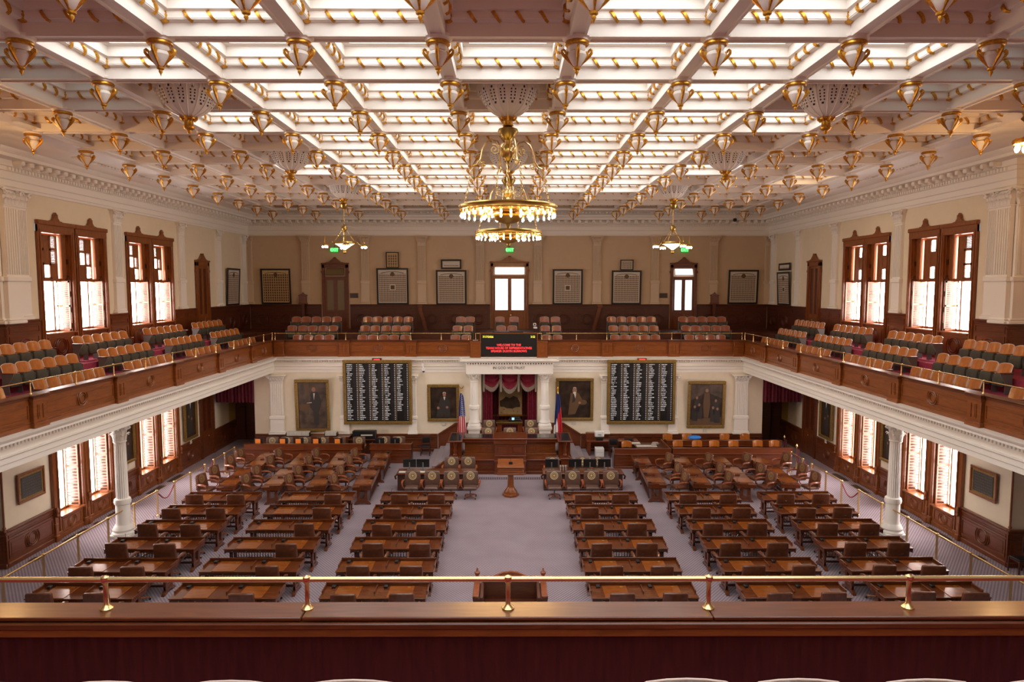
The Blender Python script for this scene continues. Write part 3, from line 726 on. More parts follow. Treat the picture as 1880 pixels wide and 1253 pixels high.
for sg in (-1,1):
    e=empty('parapet_pier',(sg*1.73+.0,YPF-.02,0),label='short panelled wooden pier %s of the message board'%SIDE[sg],cat='pier',group=None)
    b=MB().m('par'); b.box(-.25,.25,-.28,.02,5.0,5.80,.01); b.box(-.28,.28,-.31,.02,4.96,5.10,.015); b.box(-.29,.29,-.32,.02,5.78,5.86,.015); b.build('body',e)
    b=MB().m('lid'); b.box(-.12,.12,-.295,-.28,5.22,5.68,.005); b.m('par').box(-.07,.07,-.30,-.29,5.28,5.62,.005); b.build('inset_panel',e)

def rail(p0,p1,posts,z0,h,label,name='brass_rail',rr=.022,pr=.022,flange=True,group=None,knob=.038):
    p0=Vector((*p0,z0)); p1=Vector((*p1,z0)); L=(p1-p0).length; a=math.atan2(p1.y-p0.y,p1.x-p0.x)
    e=empty(name,tuple(p0),a,label=label,cat='railing',group=group)
    MB().m('brass').tube([(0,0,h),(L,0,h)],rr,10).build('rail',e)
    me=None
    for x in posts:
        if me is None:
            b=MB().m('brass').lathe([(pr*2.6,0),(pr*2.6,.01),(pr*1.6,.03),(pr,.05),(pr,h-knob*1.1),(knob,h-knob*.6),(knob*1.15,h),(knob,h+knob*.7),(0,h+knob*1.15)],12)
            me=b.mesh('post')
        o=bpy.data.objects.new('post',me); col.objects.link(o); o.parent=e; o.location=(x,0,0)
    return e
ys=[17.5+1.863*i for i in range(-6,10)]
for sg in (-1,1):
    x=sg*(XP+.06); rail((x,ys[0]-.1),(x,YPF+.1),[y-ys[0]+.1 for y in ys]+[YPF+.1-ys[0]+.1],5.90,.34,'brass rail on short posts along the %s gallery parapet'%SIDE[sg],rr=.016,pr=.016,knob=.03)
xs=[-12.2,-10.35,-8.52,-6.85,-5.12,-3.53,-2.1]
rail((-12.24,YPF+.08),(-1.95,YPF+.08),[x+12.24 for x in xs],5.90,.34,'thin brass rail of the far gallery, left of the message board',rr=.015,pr=.016,knob=.026)
rail((1.95,YPF+.08),(12.24,YPF+.08),[-x-1.95 for x in xs[::-1]],5.90,.34,'thin brass rail of the far gallery, right of the message board',rr=.015,pr=.016,knob=.026)
rail((-1.75,YPF+.02),(1.72,YPF+.02),[.02,3.45],5.86,.38,'low brass rail just above the message board',rr=.015,pr=.016,knob=.02)

# near parapet and rail (camera side)
e=empty('gallery_parapet',(0,YPN,0),label='dark boarded wooden parapet with a polished ledge across the bottom of the picture',cat='gallery parapet')
MB().m('board').box(-XP-.2,XP+.2,-.10,.10,4.95,5.76).build('boarded_back',e)
b=MB().m('par'); b.box(-XP-.2,XP+.2,-.13,-.10,5.70,5.78,.01); b.build('cornice_strip',e)
b=MB().m('ledge')
for i in range(7):
    x0=-XP+.02+i*3.5143; b.box(x0,x0+3.508,-.13,.16,5.845,5.88,.008)
b.build('ledge',e)
MB().m('ledge').box(-XP-.2,XP+.2,-.15,.10,5.775,5.835,.012).build('nosing',e)
b=MB().m('par'); b.box(-XP-.2,XP+.2,.10,.2,5.0,5.8); b.build('front_face',e)
rail((-XP,YPN+.03),(XP,YPN+.03),[XP+.02+1.752*i for i in range(-6,7)],5.88,.265,'thick polished brass rail across the foreground on five flanged posts',rr=.0235,pr=.021,knob=.034)

# ------------------------------------------------------------ theatre seats of the gallery
def seat(far):
    r=empty('tip_up_chair',label='x',cat='chair')
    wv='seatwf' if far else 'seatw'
    b=MB(); n=8; H0,H1=.46,.86; V=[];F=[]
    # curved veneer back, facing +y
    for t,(dy) in enumerate((0,-.022)):
        for j in range(5):
            for i in range(n+1):
                u=-1+2*i/n; z=H0+(H1-H0)*j/4
                top=.05*abs(u)**3.0
                zz=H0+(H1-H0-top)*j/4
                V.append((u*.262*(1-.03*(1-j/4)), -.20-.10*(j/4)+.05*u*u+dy, zz))
    m=5*(n+1)
    for t in (0,1):
        for j in range(4):
            for i in range(n):
                q=(t*m+j*(n+1)+i,t*m+j*(n+1)+i+1,t*m+(j+1)*(n+1)+i+1,t*m+(j+1)*(n+1)+i); F.append(q[::-1] if t==0 else q)
    b.m(wv).add(V,F)
    b.build('backrest',r)
    ed=MB().m('edge'); loop=[V[j*(n+1)] for j in range(5)]+[V[4*(n+1)+i] for i in range(1,n+1)]+[V[j*(n+1)+n] for j in range(3,-1,-1)]
    ed.tube([(p[0],p[1]-.011,p[2]) for p in loop],.013,5); ed.build('edge_band',r)
    MB().m('olive').rbox((0,-.10,.38),.47,.15,.36,.05,2,lambda x,y,z:(x,y-.06*(z/.42)+.0,z)).build('seat',r)
    s=MB().m('iron'); s.prism([(-.24,0),(-.06,0),(-.08,.3),(-.06,.50),(-.24,.58)],-.288,-.272,'x'); s.m('armw').box(-.30,-.26,-.24,.02,.57,.595,.008); s.build('side_standard',r)
    return r
PS=Proto(seat(False)); PF=Proto(seat(True))
PE=None
def endstd():
    r=MB().m('iron'); r.prism([(-.24,0),(-.02,0),(-.04,.3),(.10,.56),(.10,.60),(-.26,.60),(-.22,.45)],-.292,-.268,'x'); r.m('armw').box(-.31,-.25,-.24,.14,.60,.63,.01)
    return r.mesh('end_standard')
ESM=endstd()
def add_end(o,dx=.56):
    e=bpy.data.objects.new('end_standard',ESM); col.objects.link(e); e.parent=o; e.location=(dx,0,0)
rows=[(13.02,5.2,'front'),(13.87,5.65,'middle'),(14.72,6.1,'rear')]
grp=[(18.86,'nearest'),(23.33,'second'),(27.85,'third'),(32.15,'farthest')]
for sg in (-1,1):
    for (x,z,rn) in rows:
        for gi,(y0,gn) in enumerate(grp):
            for k in range(6):
                ks=k if sg<0 else 5-k
                o=PS.put((sg*(x+.0),y0+.28+.56*k,z),-sg*-PI/2 if False else (-PI/2 if sg<0 else PI/2),
                   'orange-backed tip-up seat, %s from near end, %s group, %s row, %s gallery'%(ordn(k),gn,rn,SIDE[sg]),'tip-up seats of the %s gallery'%SIDE[sg])
                if ks==5 and False: add_end(o)
                if (sg<0 and k==0): add_end(o)
                if (sg>0 and k==0): add_end(o,-.005)
        if rn=='front':
            for k in range(2):
                PS.put((sg*x,17.5-.56*k,z),-PI/2 if sg<0 else PI/2,'tip-up seat half hidden by the parapet at the %s edge, %s'%(SIDE[sg],('beside the aisle','next to it')[k]),'tip-up seats of the %s gallery'%SIDE[sg])
FG=[('far left', [[-12.05, -11.51, -10.93, -10.35, -9.76], [-12.01, -11.42, -10.87, -10.3, -9.74], [-11.44, -10.86, -10.27, -9.72]]),
    ('left of centre', [[-8.02, -7.46, -6.88, -6.3, -5.71], [-7.98, -7.41, -6.82, -6.24, -5.71], [-7.94, -7.38, -6.79, -6.23, -5.62]]),
    ('inner left pair', [[-2.73, -2.2], [-2.85, -2.25], [-2.9, -2.31]]),
    ('centre pair', [[-0.51, 0.29], [-0.43, 0.19], []]),
    ('inner right pair', [[2.02, 2.64], [2.02, 2.64], [2.05, 2.63]]),
    ('right of centre', [[5.83, 6.4, 6.96, 7.53, 8.09], [5.79, 6.36, 6.92, 7.48, 8.05], [5.76, 6.31, 6.85, 7.39, 7.95]]),
    ('far right', [[9.89, 10.42, 10.98, 11.53, 12.08], [9.83, 10.37, 10.93, 11.5, 12.02], [9.79, 10.37, 10.94, 11.5]])]
for gn,rs in FG:
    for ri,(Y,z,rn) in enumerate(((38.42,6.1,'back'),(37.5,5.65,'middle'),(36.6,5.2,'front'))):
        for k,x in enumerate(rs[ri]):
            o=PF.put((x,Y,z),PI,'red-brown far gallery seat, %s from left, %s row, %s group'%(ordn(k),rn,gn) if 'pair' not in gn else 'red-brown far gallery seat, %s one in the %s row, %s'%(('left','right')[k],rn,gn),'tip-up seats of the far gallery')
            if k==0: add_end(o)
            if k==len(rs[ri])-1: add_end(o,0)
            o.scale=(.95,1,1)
# seat backs along the bottom edge of the picture
def topseat():
    r=empty('tip_up_chair',label='x',cat='chair')
    b=MB(); P=[(-.268,.0),(-.268,.36),(-.255,.40),(-.2,.425),(-.1,.438),(0,.442),(.1,.438),(.2,.425),(.255,.40),(.268,.36),(.268,.0)]
    b.m('leather2').prism([(x*.96,z-.012) for x,z in P],-.02,.015); b.build('backrest',r)
    MB().m('edge').tube([(x,0,z) for x,z in P],.006,6).build('edge_band',r)
    MB().m('olive').rbox((0,.22,-.02),.48,.45,.10,.04,2).build('seat',r)
    s=MB().m('iron'); s.box(-.29,-.27,-.05,.3,-.45,.2,.005); s.m('armw').box(-.305,-.255,-.05,.32,.2,.23,.01); s.build('side_standard',r); return r
PT=Proto(topseat())
for k,x in enumerate((-2.62,-2.0,-1.38,-.76,.93,1.5,2.15,2.78)):
    PT.put((x,3.3,6.262-.003*abs(k-4)),0,'dark seat back with a pale edge at the picture bottom, %s from left'%ordn(k),'seat backs at the bottom edge')

# ============================================================ WINDOWS AND DOORS
def crest(mb,cx,y,z,w,h=.32):
    P=[(-.5,0),(-.5,.12),(-.30,.16),(-.22,.34),(-.16,.42),(-.14,.75),(0,1),(.14,.75),(.16,.42),(.22,.34),(.30,.16),(.5,.12),(.5,0)]
    mb.prism([(cx+p*w,z+q*h) for p,q in P],y-.10,y-.02)
    mb.lathe([(0,-.02),(.05,-.01),(.05,.01),(0,.02)],8,(cx,y-.11,z+h*.72))
def louvre(mb,x0,x1,y,z0,z1,n,fk='frame',lk_='frame',ax='x'):
    """louvred leaf in the xz plane at depth y (or yz plane for ax='y')"""
    def bx(a,b,c,d,e,f):
        mb.box(a,b,c,d,e,f) if ax=='x' else mb.box(c,d,a,b,e,f)
    t=.018; mb.m(fk); bx(x0,x0+.05,y-t,y+t,z0,z1); bx(x1-.05,x1,y-t,y+t,z0,z1)
    for zz in (z0,(z0+z1)/2-.03,z1-.06): bx(x0,x1,y-t,y+t,zz,zz+.06)
    mb.m(lk_); st=(z1-z0)/n
    for i in range(n):
        z=z0+st*(i+.5); bx(x0+.05,x1-.05,y-t*.9,y+t*.9,z-st*.16,z+st*.16)
def window(sg,up,seed):
    rnd=random.Random(seed)
    T=local(sg,0,0); w=.80 if up else .64; z0,zt,z1=(7.08,8.90,10.52) if up else (.80,2.9,3.78); base=5.9 if up else 0
    r=empty('window',kind='structure')
    def M(): m=MB(); m.T=T; return m
    f=M().m('frame'); W2=w+(.16 if up else .23)
    for s2 in (-1,1):
        f.box(*sorted((s2*w,s2*W2)),-.09,.0,base+.02,z1+.25,.012); f.box(*sorted((s2*(w+.03),s2*(w+.10))),-.12,-.09,base+.3,z1+.1,.012)
        f.box(*sorted((s2*w,s2*(w+.03))),0,.36,z0,z1)
        f.box(*sorted((s2*(w-.02),s2*(W2+.02))),-.13,0,base+.02,base+.3,.02)
    f.box(-W2,W2,-.10,0,z1,z1+.30,.012); f.box(-W2-.03,W2+.03,-.14,0,z1+.25,z1+.40,.02); f.box(-w,w,0,.36,z1,z1+.03)
    f.box(-w,w,.30,.36,z0,z0+.07); f.box(-w,w,.30,.36,z1-.08,z1)
    f.box(-w,-w+.06,.29,.36,z0,z1); f.box(w*.25,w*.25+.07,.28,.36,z0,zt if up else z1); f.box(-w*.5,-w*.5+.02,.33,.36,z0,zt)
    f.build('window_frame',r)
    c=M().m('frame'); crest(c,0,0,z1+.38,.62,.34); c.build('crest',r) if up else None
    p=M().m('day'); p.add([(-w,.37,z0),(w,.37,z0),(w,.37,z1),(-w,.37,z1)],[(0,1,2,3)]); p.build('window_pane',r)
    s=M().m('frame'); s.box(-w-.02,w+.02,-.16,.36,z0-.06,z0,.012); s.build('window_sill',r)
    a=M().m('wains' if up else 'frame'); a.box(-w,w,-.04,.36,base+.02,z0-.06); a.box(-w,w,-.07,-.04,base+.02,base+.16,.01); panel(a,-w+.12,w-.12,-.04,base+(z0-base)*.28,z0-.16,.02,.035,ros=True); a.build('apron_panel',r)
    # far shutter leaf folded out at right angles, dark recess beyond
    q=M(); q.m('frame'); louvre(q,-.14,.33,w-.34 if up else w-.30,z0+.02,zt-.02 if up else z1,26,ax='y'); q.build('shutter',r)
    q=M().m('wainsdk'); q.box(w-.06,w-.02,.0,.34,z0,zt if up else z1)
    for k in range(5): q.m('desk_dk').box(w-.10,w-.06,.02,.32,z0+.1+k*(z1-z0)/6,z0+.1+k*(z1-z0)/6+.18)
    q.build('folded_shutter',r)
    if up:
        q=M()
        cw=(w*1.38)/3; ch=(z1-zt-.12)/3
        q.m('frame').box(-w,w,.14,.20,zt-.04,zt+.06)
        for i in range(3):
            for j in range(3):
                x0=-w+.02+i*cw; zz=zt+.06+j*ch; q.m('frame')
                q.box(x0,x0+.045,.15,.19,zz,zz+ch); q.box(x0+cw-.045,x0+cw,.15,.19,zz,zz+ch); q.box(x0,x0+cw,.15,.19,zz,zz+.04); q.box(x0,x0+cw,.15,.19,zz+ch-.04,zz+ch)
                op=rnd.random(); n=9
                for k in range(n):
                    z=zz+.04+(ch-.08)*(k+.5)/n; hh=(ch-.08)/n*(.17 if op<.2 else .46 if op<.65 else .5)
                    q.box(x0+.045,x0+cw-.045,.16,.18,z-hh,z+hh)
        q.build('shutter',r)
        q=M().m('frame'); q.box(w*.50,w*.54,.05,.30,zt+.06,z1-.04); q.box(w-.05,w-.01,0,.34,zt+.05,z1); panel(q,w*.62,w-.04,.1,zt+.12,zt+.85,.02,.03); panel(q,w*.62,w-.04,.1,zt+.9,z1-.1,.02,.03); q.m('frame').box(w*.60,w,.10,.14,zt+.05,z1); q.build('shutter_panel',r)
    return r
wn=0
for sg in (-1,1):
    for up,ylist in ((0,[23.58,25.33,28.75,30.52]),(1,[23.96,25.94,29.27,31.22])):
        P=None
        for i,yc in enumerate(ylist):
            if i in (0,) or (up and i==1): P=Proto(window(sg,up,11*i+sg+3))
            o=P.put((sg*(XW if up else XL),yc,0),0); wn+=1; o.name='window_%d'%wn
# mullion posts between the lower windows
for sg in (-1,1):
    for i,yc in enumerate((22.66,24.455,26.24,27.86,29.64,31.44)):
        m=MB(); m.T=local(sg,sg*XL,yc); m.m('frame').box(-.07,.07,-.14,0,.0,.62,.02); m.box(-.05,.05,-.12,0,.62,3.9,.01); m.box(-.085,.085,-.17,0,0,.22,.02)
        m.lathe([(.03,0),(.06,.03),(.06,.08),(.03,.12),(.055,.18),(.05,.3),(.03,.33)],8,(0,-.16,.85)).build('window_post',walls[sg])
# doors
def door(nm,w,z1,zb,glass,double,transom,T,kdark='wains',tilt=None):
    r=empty(nm,kind='structure'); W2=w+.17
    def M(): m=MB(); m.T=T; return m
    f=M().m(kdark)
    for s2 in (-1,1): f.box(*sorted((s2*w,s2*W2)),-.12,0,zb,z1+.2,.012); f.box(*sorted((s2*(w+.04),s2*(w+.11))),-.15,-.12,zb+.2,z1,.01); f.box(*sorted((s2*(W2-.02),s2*(W2+.05))),-.13,0,z1-.32,z1-.18,.02)
    f.box(-W2,W2,-.12,0,z1,z1+.28,.012); f.box(-W2-.04,W2+.04,-.16,0,z1+.22,z1+.30,.02)
    f.prism([(-W2*.8,z1+.30),(-W2*.45,z1+.36),(-W2*.2,z1+.52),(-.07,z1+.60),(.07,z1+.60),(W2*.2,z1+.52),(W2*.45,z1+.36),(W2*.8,z1+.30)],-.13,-.03)
    f.lathe([(0,-.03),(.08,-.02),(.09,0),(.08,.02),(0,.03)],10,(0,-.08,z1+.62)); f.build('door_frame',r)
    zt=z1-.62 if transom else z1
    if transom:
        g=M()
        if tilt: g.m(glass).add([(-w+.1,-.20,zt+.18),(w-.1,-.20,zt+.18),(w-.1,-.02,z1-.04),(-w+.1,-.02,z1-.04)],[(0,1,2,3)]); g.m(glass).box(-w+.05,w-.05,.02,.03,zt+.12,z1)
        else: g.m(glass).box(-w+.1,w-.1,-.04,-.03,zt+.16,z1-.05)
        g.build('transom_pane',r)
        g=M().m(kdark); g.box(-w,w,-.08,.0,zt,zt+.10,.01); 
        if tilt: g.tube([(-w+.1,-.20,zt+.18),(w-.1,-.20,zt+.18),(w-.1,-.02,z1-.04),(-w+.1,-.02,z1-.04)],.018,4,closed=True)
        g.build('transom_frame',r)
    n=2; lw=2*w/n
    for i in range(n):
        x0=-w+i*lw; x1=x0+lw; d=M().m(kdark)
        d.box(x0,x0+.11,-.05,0,zb,zt); d.box(x1-.11,x1,-.05,0,zb,zt); d.box(x0+.11,x1-.11,-.05,0,zt-.12,zt); d.box(x0+.11,x1-.11,-.05,0,zb,zb+1.35); d.box(x0+.16,x1-.16,-.07,-.05,zb+.2,zb+1.2,.02)
        d.build('door_leaf',r); 
        M().m(glass).box(x0+.11,x1-.11,-.025,-.02,zb+1.35,zt-.12).build('door_glass',r)
    h=M().m('brass').lathe([(.0,-.03),(.03,-.02),(.03,.02),(0,.03)],8,(.06,-.09,zb+1.05)); h.build('door_handle',r); return r
YD=Matrix.Translation
door('door_1',.63,9.80,5.9,'frost',True,True,YD((-10.52,YU,0)),'wains',tilt=True)
door('door_2',.98,9.88,5.9,'daysoft',True,True,YD((.04,YU,0)),'frame')
door('door_3',.63,9.80,5.9,'daysoft',True,True,YD((10.60,YU,0)),'wains',tilt=True)
dn=4
for sg in (-1,1):
    for (X,yc,w,z1,zb) in ((XW,35.2,.55,9.72,5.9),(XL,34.47,.60,3.15,0)):
        door('door_%d'%dn,w,z1,zb,'wainsdk',True,False,local(sg,sg*X,yc),'frame' if X==XW else 'wains'); dn+=1
# EXIT signs
for x,lb in ((-10.52,'green EXIT sign above the left far-gallery door'),(.05,'green EXIT sign above the centre far-gallery door'),(10.62,'green EXIT sign above the right far-gallery door')):
    e=empty('exit_sign',(x,YU-.10,10.88),label=lb,cat='exit sign',group=None)
    MB().m('exitg').box(-.22,.22,-.03,.03,-.13,.13,.01).build('panel',e); MB().m('iron').box(-.24,.24,.03,.1,-.14,.15,.01).box(-.02,.02,.0,.04,.14,.3).build('housing',e)
    text(None,'EXIT',.23,(0,-.035,0),'exitt',e,sxy=1.05)

# ============================================================ PICTURES ON THE WALLS
def composite(cx,zc_,w,h,label,mk='pic1',lean=.04,T=None,seal=True,depth=.05):
    e=empty('framed_composite_photograph',label=label,cat='framed picture')
    if T is None: T=Matrix.Translation((cx,YU-.12,zc_))@Matrix.Rotation(R(3),4,'X')
    e.matrix_world=T
    f=MB().m('blackwood'); b=.10 if w>1 else .06
    f.box(-w/2,w/2,-depth,0,h/2-b,h/2,.01); f.box(-w/2,w/2,-depth,0,-h/2,-h/2+b,.01); f.box(-w/2,-w/2+b,-depth,0,-h/2+b,h/2-b,.01); f.box(w/2-b,w/2,-depth,0,-h/2+b,h/2-b,.01); f.build('frame',e)
    MB().m('paper' if mk=='pic1' else 'parch').box(-w/2+b,w/2-b,-.015,-.0,-h/2+b,h/2-b).build('mat',e)
    MB().m(mk).box(-w/2+b*1.5,w/2-b*1.5,-.02,-.015,-h/2+b*1.5,h/2-b*(3.4 if w>1 else 2)).build('portrait_sheet',e)
    if seal:
        s=MB(); zt=h/2-b*2.4
        s.m('coatbr').lathe([(0,-.003),(.13,-.003),(.13,.003),(0,.003)],14,(0,0,0)); s.v=[(x,-.024+z*.2,y+zt-.13) for x,y,z in s.v]
        s.m('coatbr').tube([(w*.42*math.sin(t),-.02,zt-.10+.12*math.cos(t*1.2)) for t in [-1+2*i/10 for i in range(11)]],.016,4)
        if len(label)%3==0: s.m('paper').box(-.17,.17,-.024,-.02,-h*.10,h*.06); s.m('coatbr').box(-.12,.12,-.026,-.024,-h*.08,h*.03)
        tag(s.build('seal_and_titles',e),kind='stuff')
    return e
Z=8.685
composite(-14.09,Z,1.80,2.14,'black-framed composite of many small portraits on yellowed paper, hung left of the left exit door','pic2')
composite(-7.04,Z,1.92,2.2,'large black-framed composite photograph with a small brown picture above it','pic1')
composite(-3.49,8.62,1.84,2.1,'large black-framed composite photograph with a wide low picture above it, left of the centre door')
composite(3.56,8.65,1.82,2.14,'large black-framed composite photograph with nothing above it, right of the centre door')
composite(7.12,8.62,1.80,2.06,'large black-framed composite photograph with a small bright picture above it')
composite(14.2,8.65,1.82,2.06,'large black-framed composite photograph right of the right exit door')
composite(-7.03,10.27,.78,.96,'small upright brown picture hung above the large composite left of centre','pic2',seal=False)
composite(-3.49,10.02,1.24,.58,'wide low black-framed picture above the composite left of the centre door',seal=False)
composite(7.13,9.98,.80,.62,'small bright black-framed picture above the composite right of centre',seal=False)
composite(0,0,1.75,2.1,'tall dark-framed composite on the left side wall near the far corner',T=local(-1,-XW+.10,38.95)@Matrix.Translation((0,0,8.66))@Matrix.Rotation(R(3),4,'X'))
composite(0,0,1.75,1.9,'tall dark-framed composite on the right side wall near the far corner',T=local(1,XW-.10,38.95)@Matrix.Translation((0,0,8.56))@Matrix.Rotation(R(3),4,'X'))
composite(0,0,1.6,.42,'small wide picture above the tall composite on the right side wall',T=local(1,XW-.08,38.95)@Matrix.Translation((0,0,9.80)),seal=False)
for sg in (-1,1):
    e=empty('wall_plaque',(sg*9.40,YU-.02,8.13),label='small brown metal plaque beside the %s exit door'%SIDE[sg],cat='plaque')
    MB().m('slate').box(-.22,.22,-.03,0,-.12,.12,.01).build('plate',e); MB().m('frame').box(-.25,.25,-.02,0,-.15,.15,.01).build('backboard',e)
    e=empty('letter_box',(sg*12.42,YU-.22,7.62),label='dark carved wooden box on a post against the %s pilaster'%SIDE[sg],cat='wall box')
    MB().m('wains').box(-.22,.22,-.16,0,.05,.52,.015).box(-.26,.26,-.18,0,0,.07,.01).box(-.26,.26,-.18,0,.5,.56,.01).prism([(-.24,.56),(-.08,.62),(0,.72),(.08,.62),(.24,.56)],-.16,-.02).build('box',e)
    MB().m('wainsdk').box(-.09,.09,-.12,.0,-1.45,0,.01).build('post',e)
    e=empty('stair_bracket',(sg*4.9+.05,YU-1.2,6.1),label='slanting dark wooden handrail end standing in the far gallery, %s of centre'%SIDE[sg],cat='handrail')
    m=MB().m('wains'); m.prism([(-sg*-.05-.09,0),(-sg*-.05+.09,0),(sg*-.42*-1+.10-sg*.0,1.35),(sg*.42-.10,1.35)],-.09,.09); m.box(sg*.42-.16,sg*.42+.16,-.12,.12,1.35,1.48,.02); m.build('post',e)

def oil(cx,zc_,w,h,label,fig,T=None,fb=.16,bg='paintdk'):
    e=empty('oil_painting',label=label,cat='painting'); e.matrix_world = T if T is not None else Matrix.Translation((cx,YS-.08,zc_))@Matrix.Rotation(R(3),4,'X')
    f=MB().m('goldframe')
    def bar(x0,x1,z0,z1): f.box(x0,x1,-.10,0,z0,z1,.025)
    bar(-w/2,w/2,h/2-fb,h/2); bar(-w/2,w/2,-h/2,-h/2+fb); bar(-w/2,-w/2+fb,-h/2+fb,h/2-fb); bar(w/2-fb,w/2,-h/2+fb,h/2-fb)
    i=fb*.95; f.m('gold')
    f.tube([(-w/2+i,-.06,-h/2+i),(w/2-i,-.06,-h/2+i),(w/2-i,-.06,h/2-i),(-w/2+i,-.06,h/2-i)],.014,4,closed=True); f.build('frame',e)
    MB().m(bg).box(-w/2+fb*.9,w/2-fb*.9,-.03,-.0,-h/2+fb*.9,h/2-fb*.9).build('canvas',e)
    b=MB()
    def poly(k,P,d=0): b.m(k).prism(P,-.034-d,-.030)
    def ell(k,x,z,a,c,d=.001): b.m(k).prism([(x+a*math.cos(t),z+c*math.sin(t)) for t in [2*PI*i/16 for i in range(16)]],-.034-d,-.030)
    fig(poly,ell,w-2*fb,h-2*fb); b.build('painted_figure',e); 
    e2=MB().m('paper').box(-.09,.09,-.03,0,-h/2-.22,-h/2-.06,.005) if T is None or True else None
    e2.build('name_plate',e); return e
def standing(poly,ell,w,h):
    poly('paintbr',[(-w*.5,0),(-w*.5,h*.5),(-w*.1,h*.5),(w*.1,h*.2),(-w*.1,0)]); poly('coatbr',[(-w*.5,-.1*h),(-w*.5,.02*h),(-.1*w,.04*h),(-.12*w,-.12*h)],.0005)
    poly('coatbr',[(-.1*w,.5*h),(-.32*w,.5*h),(-.2*w,.3*h),(-.08*w,.17*h)],.0006)
    poly('coat',[(-.02*w,.3*h),(.2*w,.3*h),(.33*w,.1*h),(.28*w,-.05*h),(.22*w,-.15*h),(.2*w,-.42*h),(.05*w,-.42*h),(.02*w,-.12*h),(-.1*w,-.02*h)],.001)
    poly('paper',[(.04*w,.27*h),(.10*w,.27*h),(.06*w,.12*h)],.002); ell('coatbr',.07*w,.365*h,.11*w,.07*h,.001); ell('skin',.06*w,.35*h,.07*w,.05*h,.002); poly('paper',[(-.2*w,.06*h),(-.02*w,.075*h),(-.02*w,.06*h),(-.2*w,.05*h)],.002)
def seated(poly,ell,w,h):
    poly('coat',[(-.10*w,.17*h),(.16*w,.17*h),(.28*w,-.02*h),(.24*w,-.2*h),(.26*w,-.46*h),(.05*w,-.46*h),(.0,-.25*h),(-.06*w,-.46*h),(-.28*w,-.46*h),(-.24*w,-.2*h),(-.18*w,-.02*h)],.001)
    ell('skin',.04*w,.27*h,.062*w,.075*h,.002); ell('white',.04*w,.31*h,.062*w,.04*h,.001); poly('paper',[(.0,.19*h),(.08*w,.19*h),(.04*w,.08*h)],.002)
    ell('skin',-.20*w,-.16*h,.05*w,.045*h,.002); ell('skin',.14*w,-.14*h,.05*w,.04*h,.002)
def old(poly,ell,w,h):
    poly('coatbr',[(-.12*w,.18*h),(.12*w,.18*h),(.24*w,0),(.16*w,-.12*h),(.02*w,-.4*h),(-.2*w,-.42*h),(-.16*w,-.1*h)],.001)
    ell('skin',.0,.24*h,.07*w,.08*h,.002); ell('fringe',.0,.31*h,.055*w,.03*h,.0015); ell('paper',.0,.18*h,.05*w,.03*h,.0025); poly('paper',[(-.02*w,.15*h),(.05*w,.15*h),(.02*w,.03*h)],.002)
    ell('coatbr',.27*w,-.08*h,.12*w,.07*h,.002); ell('skin',.16*w,-.09*h,.04*w,.035*h,.003); poly('coat',[(-.05*w,.14*h),(.02*w,.14*h),(.02*w,-.05*h),(-.08*w,-.1*h)],.0015)
def group(poly,ell,w,h):
    poly('paintbr',[(-.5*w,.1*h),(-.5*w,.5*h),(.5*w,.5*h),(.5*w,.15*h),(0,.3*h)]); poly('coatbr',[(-.5*w,-.5*h),(-.5*w,-.36*h),(.5*w,-.3*h),(.5*w,-.5*h)],.0005)
    poly('coatbr',[(-.07*w,.28*h),(.09*w,.28*h),(.13*w,.0),(.08*w,-.32*h),(-.06*w,-.32*h),(-.1*w,.02*h)],.001); ell('skin',.01*w,.34*h,.05*w,.045*h,.002)
    for x,z in ((-.3,.12),(-.36,-.1),(.3,.05),(.36,-.15),(-.22,-.05),(.22,-.12)):
        poly('coat',[((x-.09)*w,(z-.3)*h),((x-.08)*w,z*h),((x+.08)*w,z*h),((x+.1)*w,(z-.3)*h)],.0008); ell('skin',x*w,(z+.045)*h,.035*w,.035*h,.0015)
oil(-10.28,2.46,1.80,2.78,'gilt-framed full-length painting of a standing figure, far left of the front wall',standing,bg='paintbr')
oil(-3.43,2.60,1.68,1.98,'gilt-framed portrait of a seated white-haired figure in black, left of the rostrum',seated)
oil(3.44,2.78,1.98,2.28,'gilt-framed portrait of an old bearded figure holding a hat, right of the rostrum',old)
oil(10.35,2.50,1.98,2.52,'gilt-framed painting of a crowd around a standing figure, far right of the front wall',group)
def tall(poly,ell,w,h):
    poly('coat',[(-.12*w,.24*h),(.16*w,.24*h),(.24*w,0),(.2*w,-.46*h),(-.2*w,-.46*h),(-.2*w,0)],.001); ell('skin',.02*w,.32*h,.08*w,.05*h,.002); poly('white',[(-.02*w,.24*h),(.08*w,.24*h),(.03*w,.1*h)],.002); ell('skin',.12*w,-.12*h,.06*w,.03*h,.002); ell('skin',-.16*w,-.05*h,.05*w,.03*h,.002)
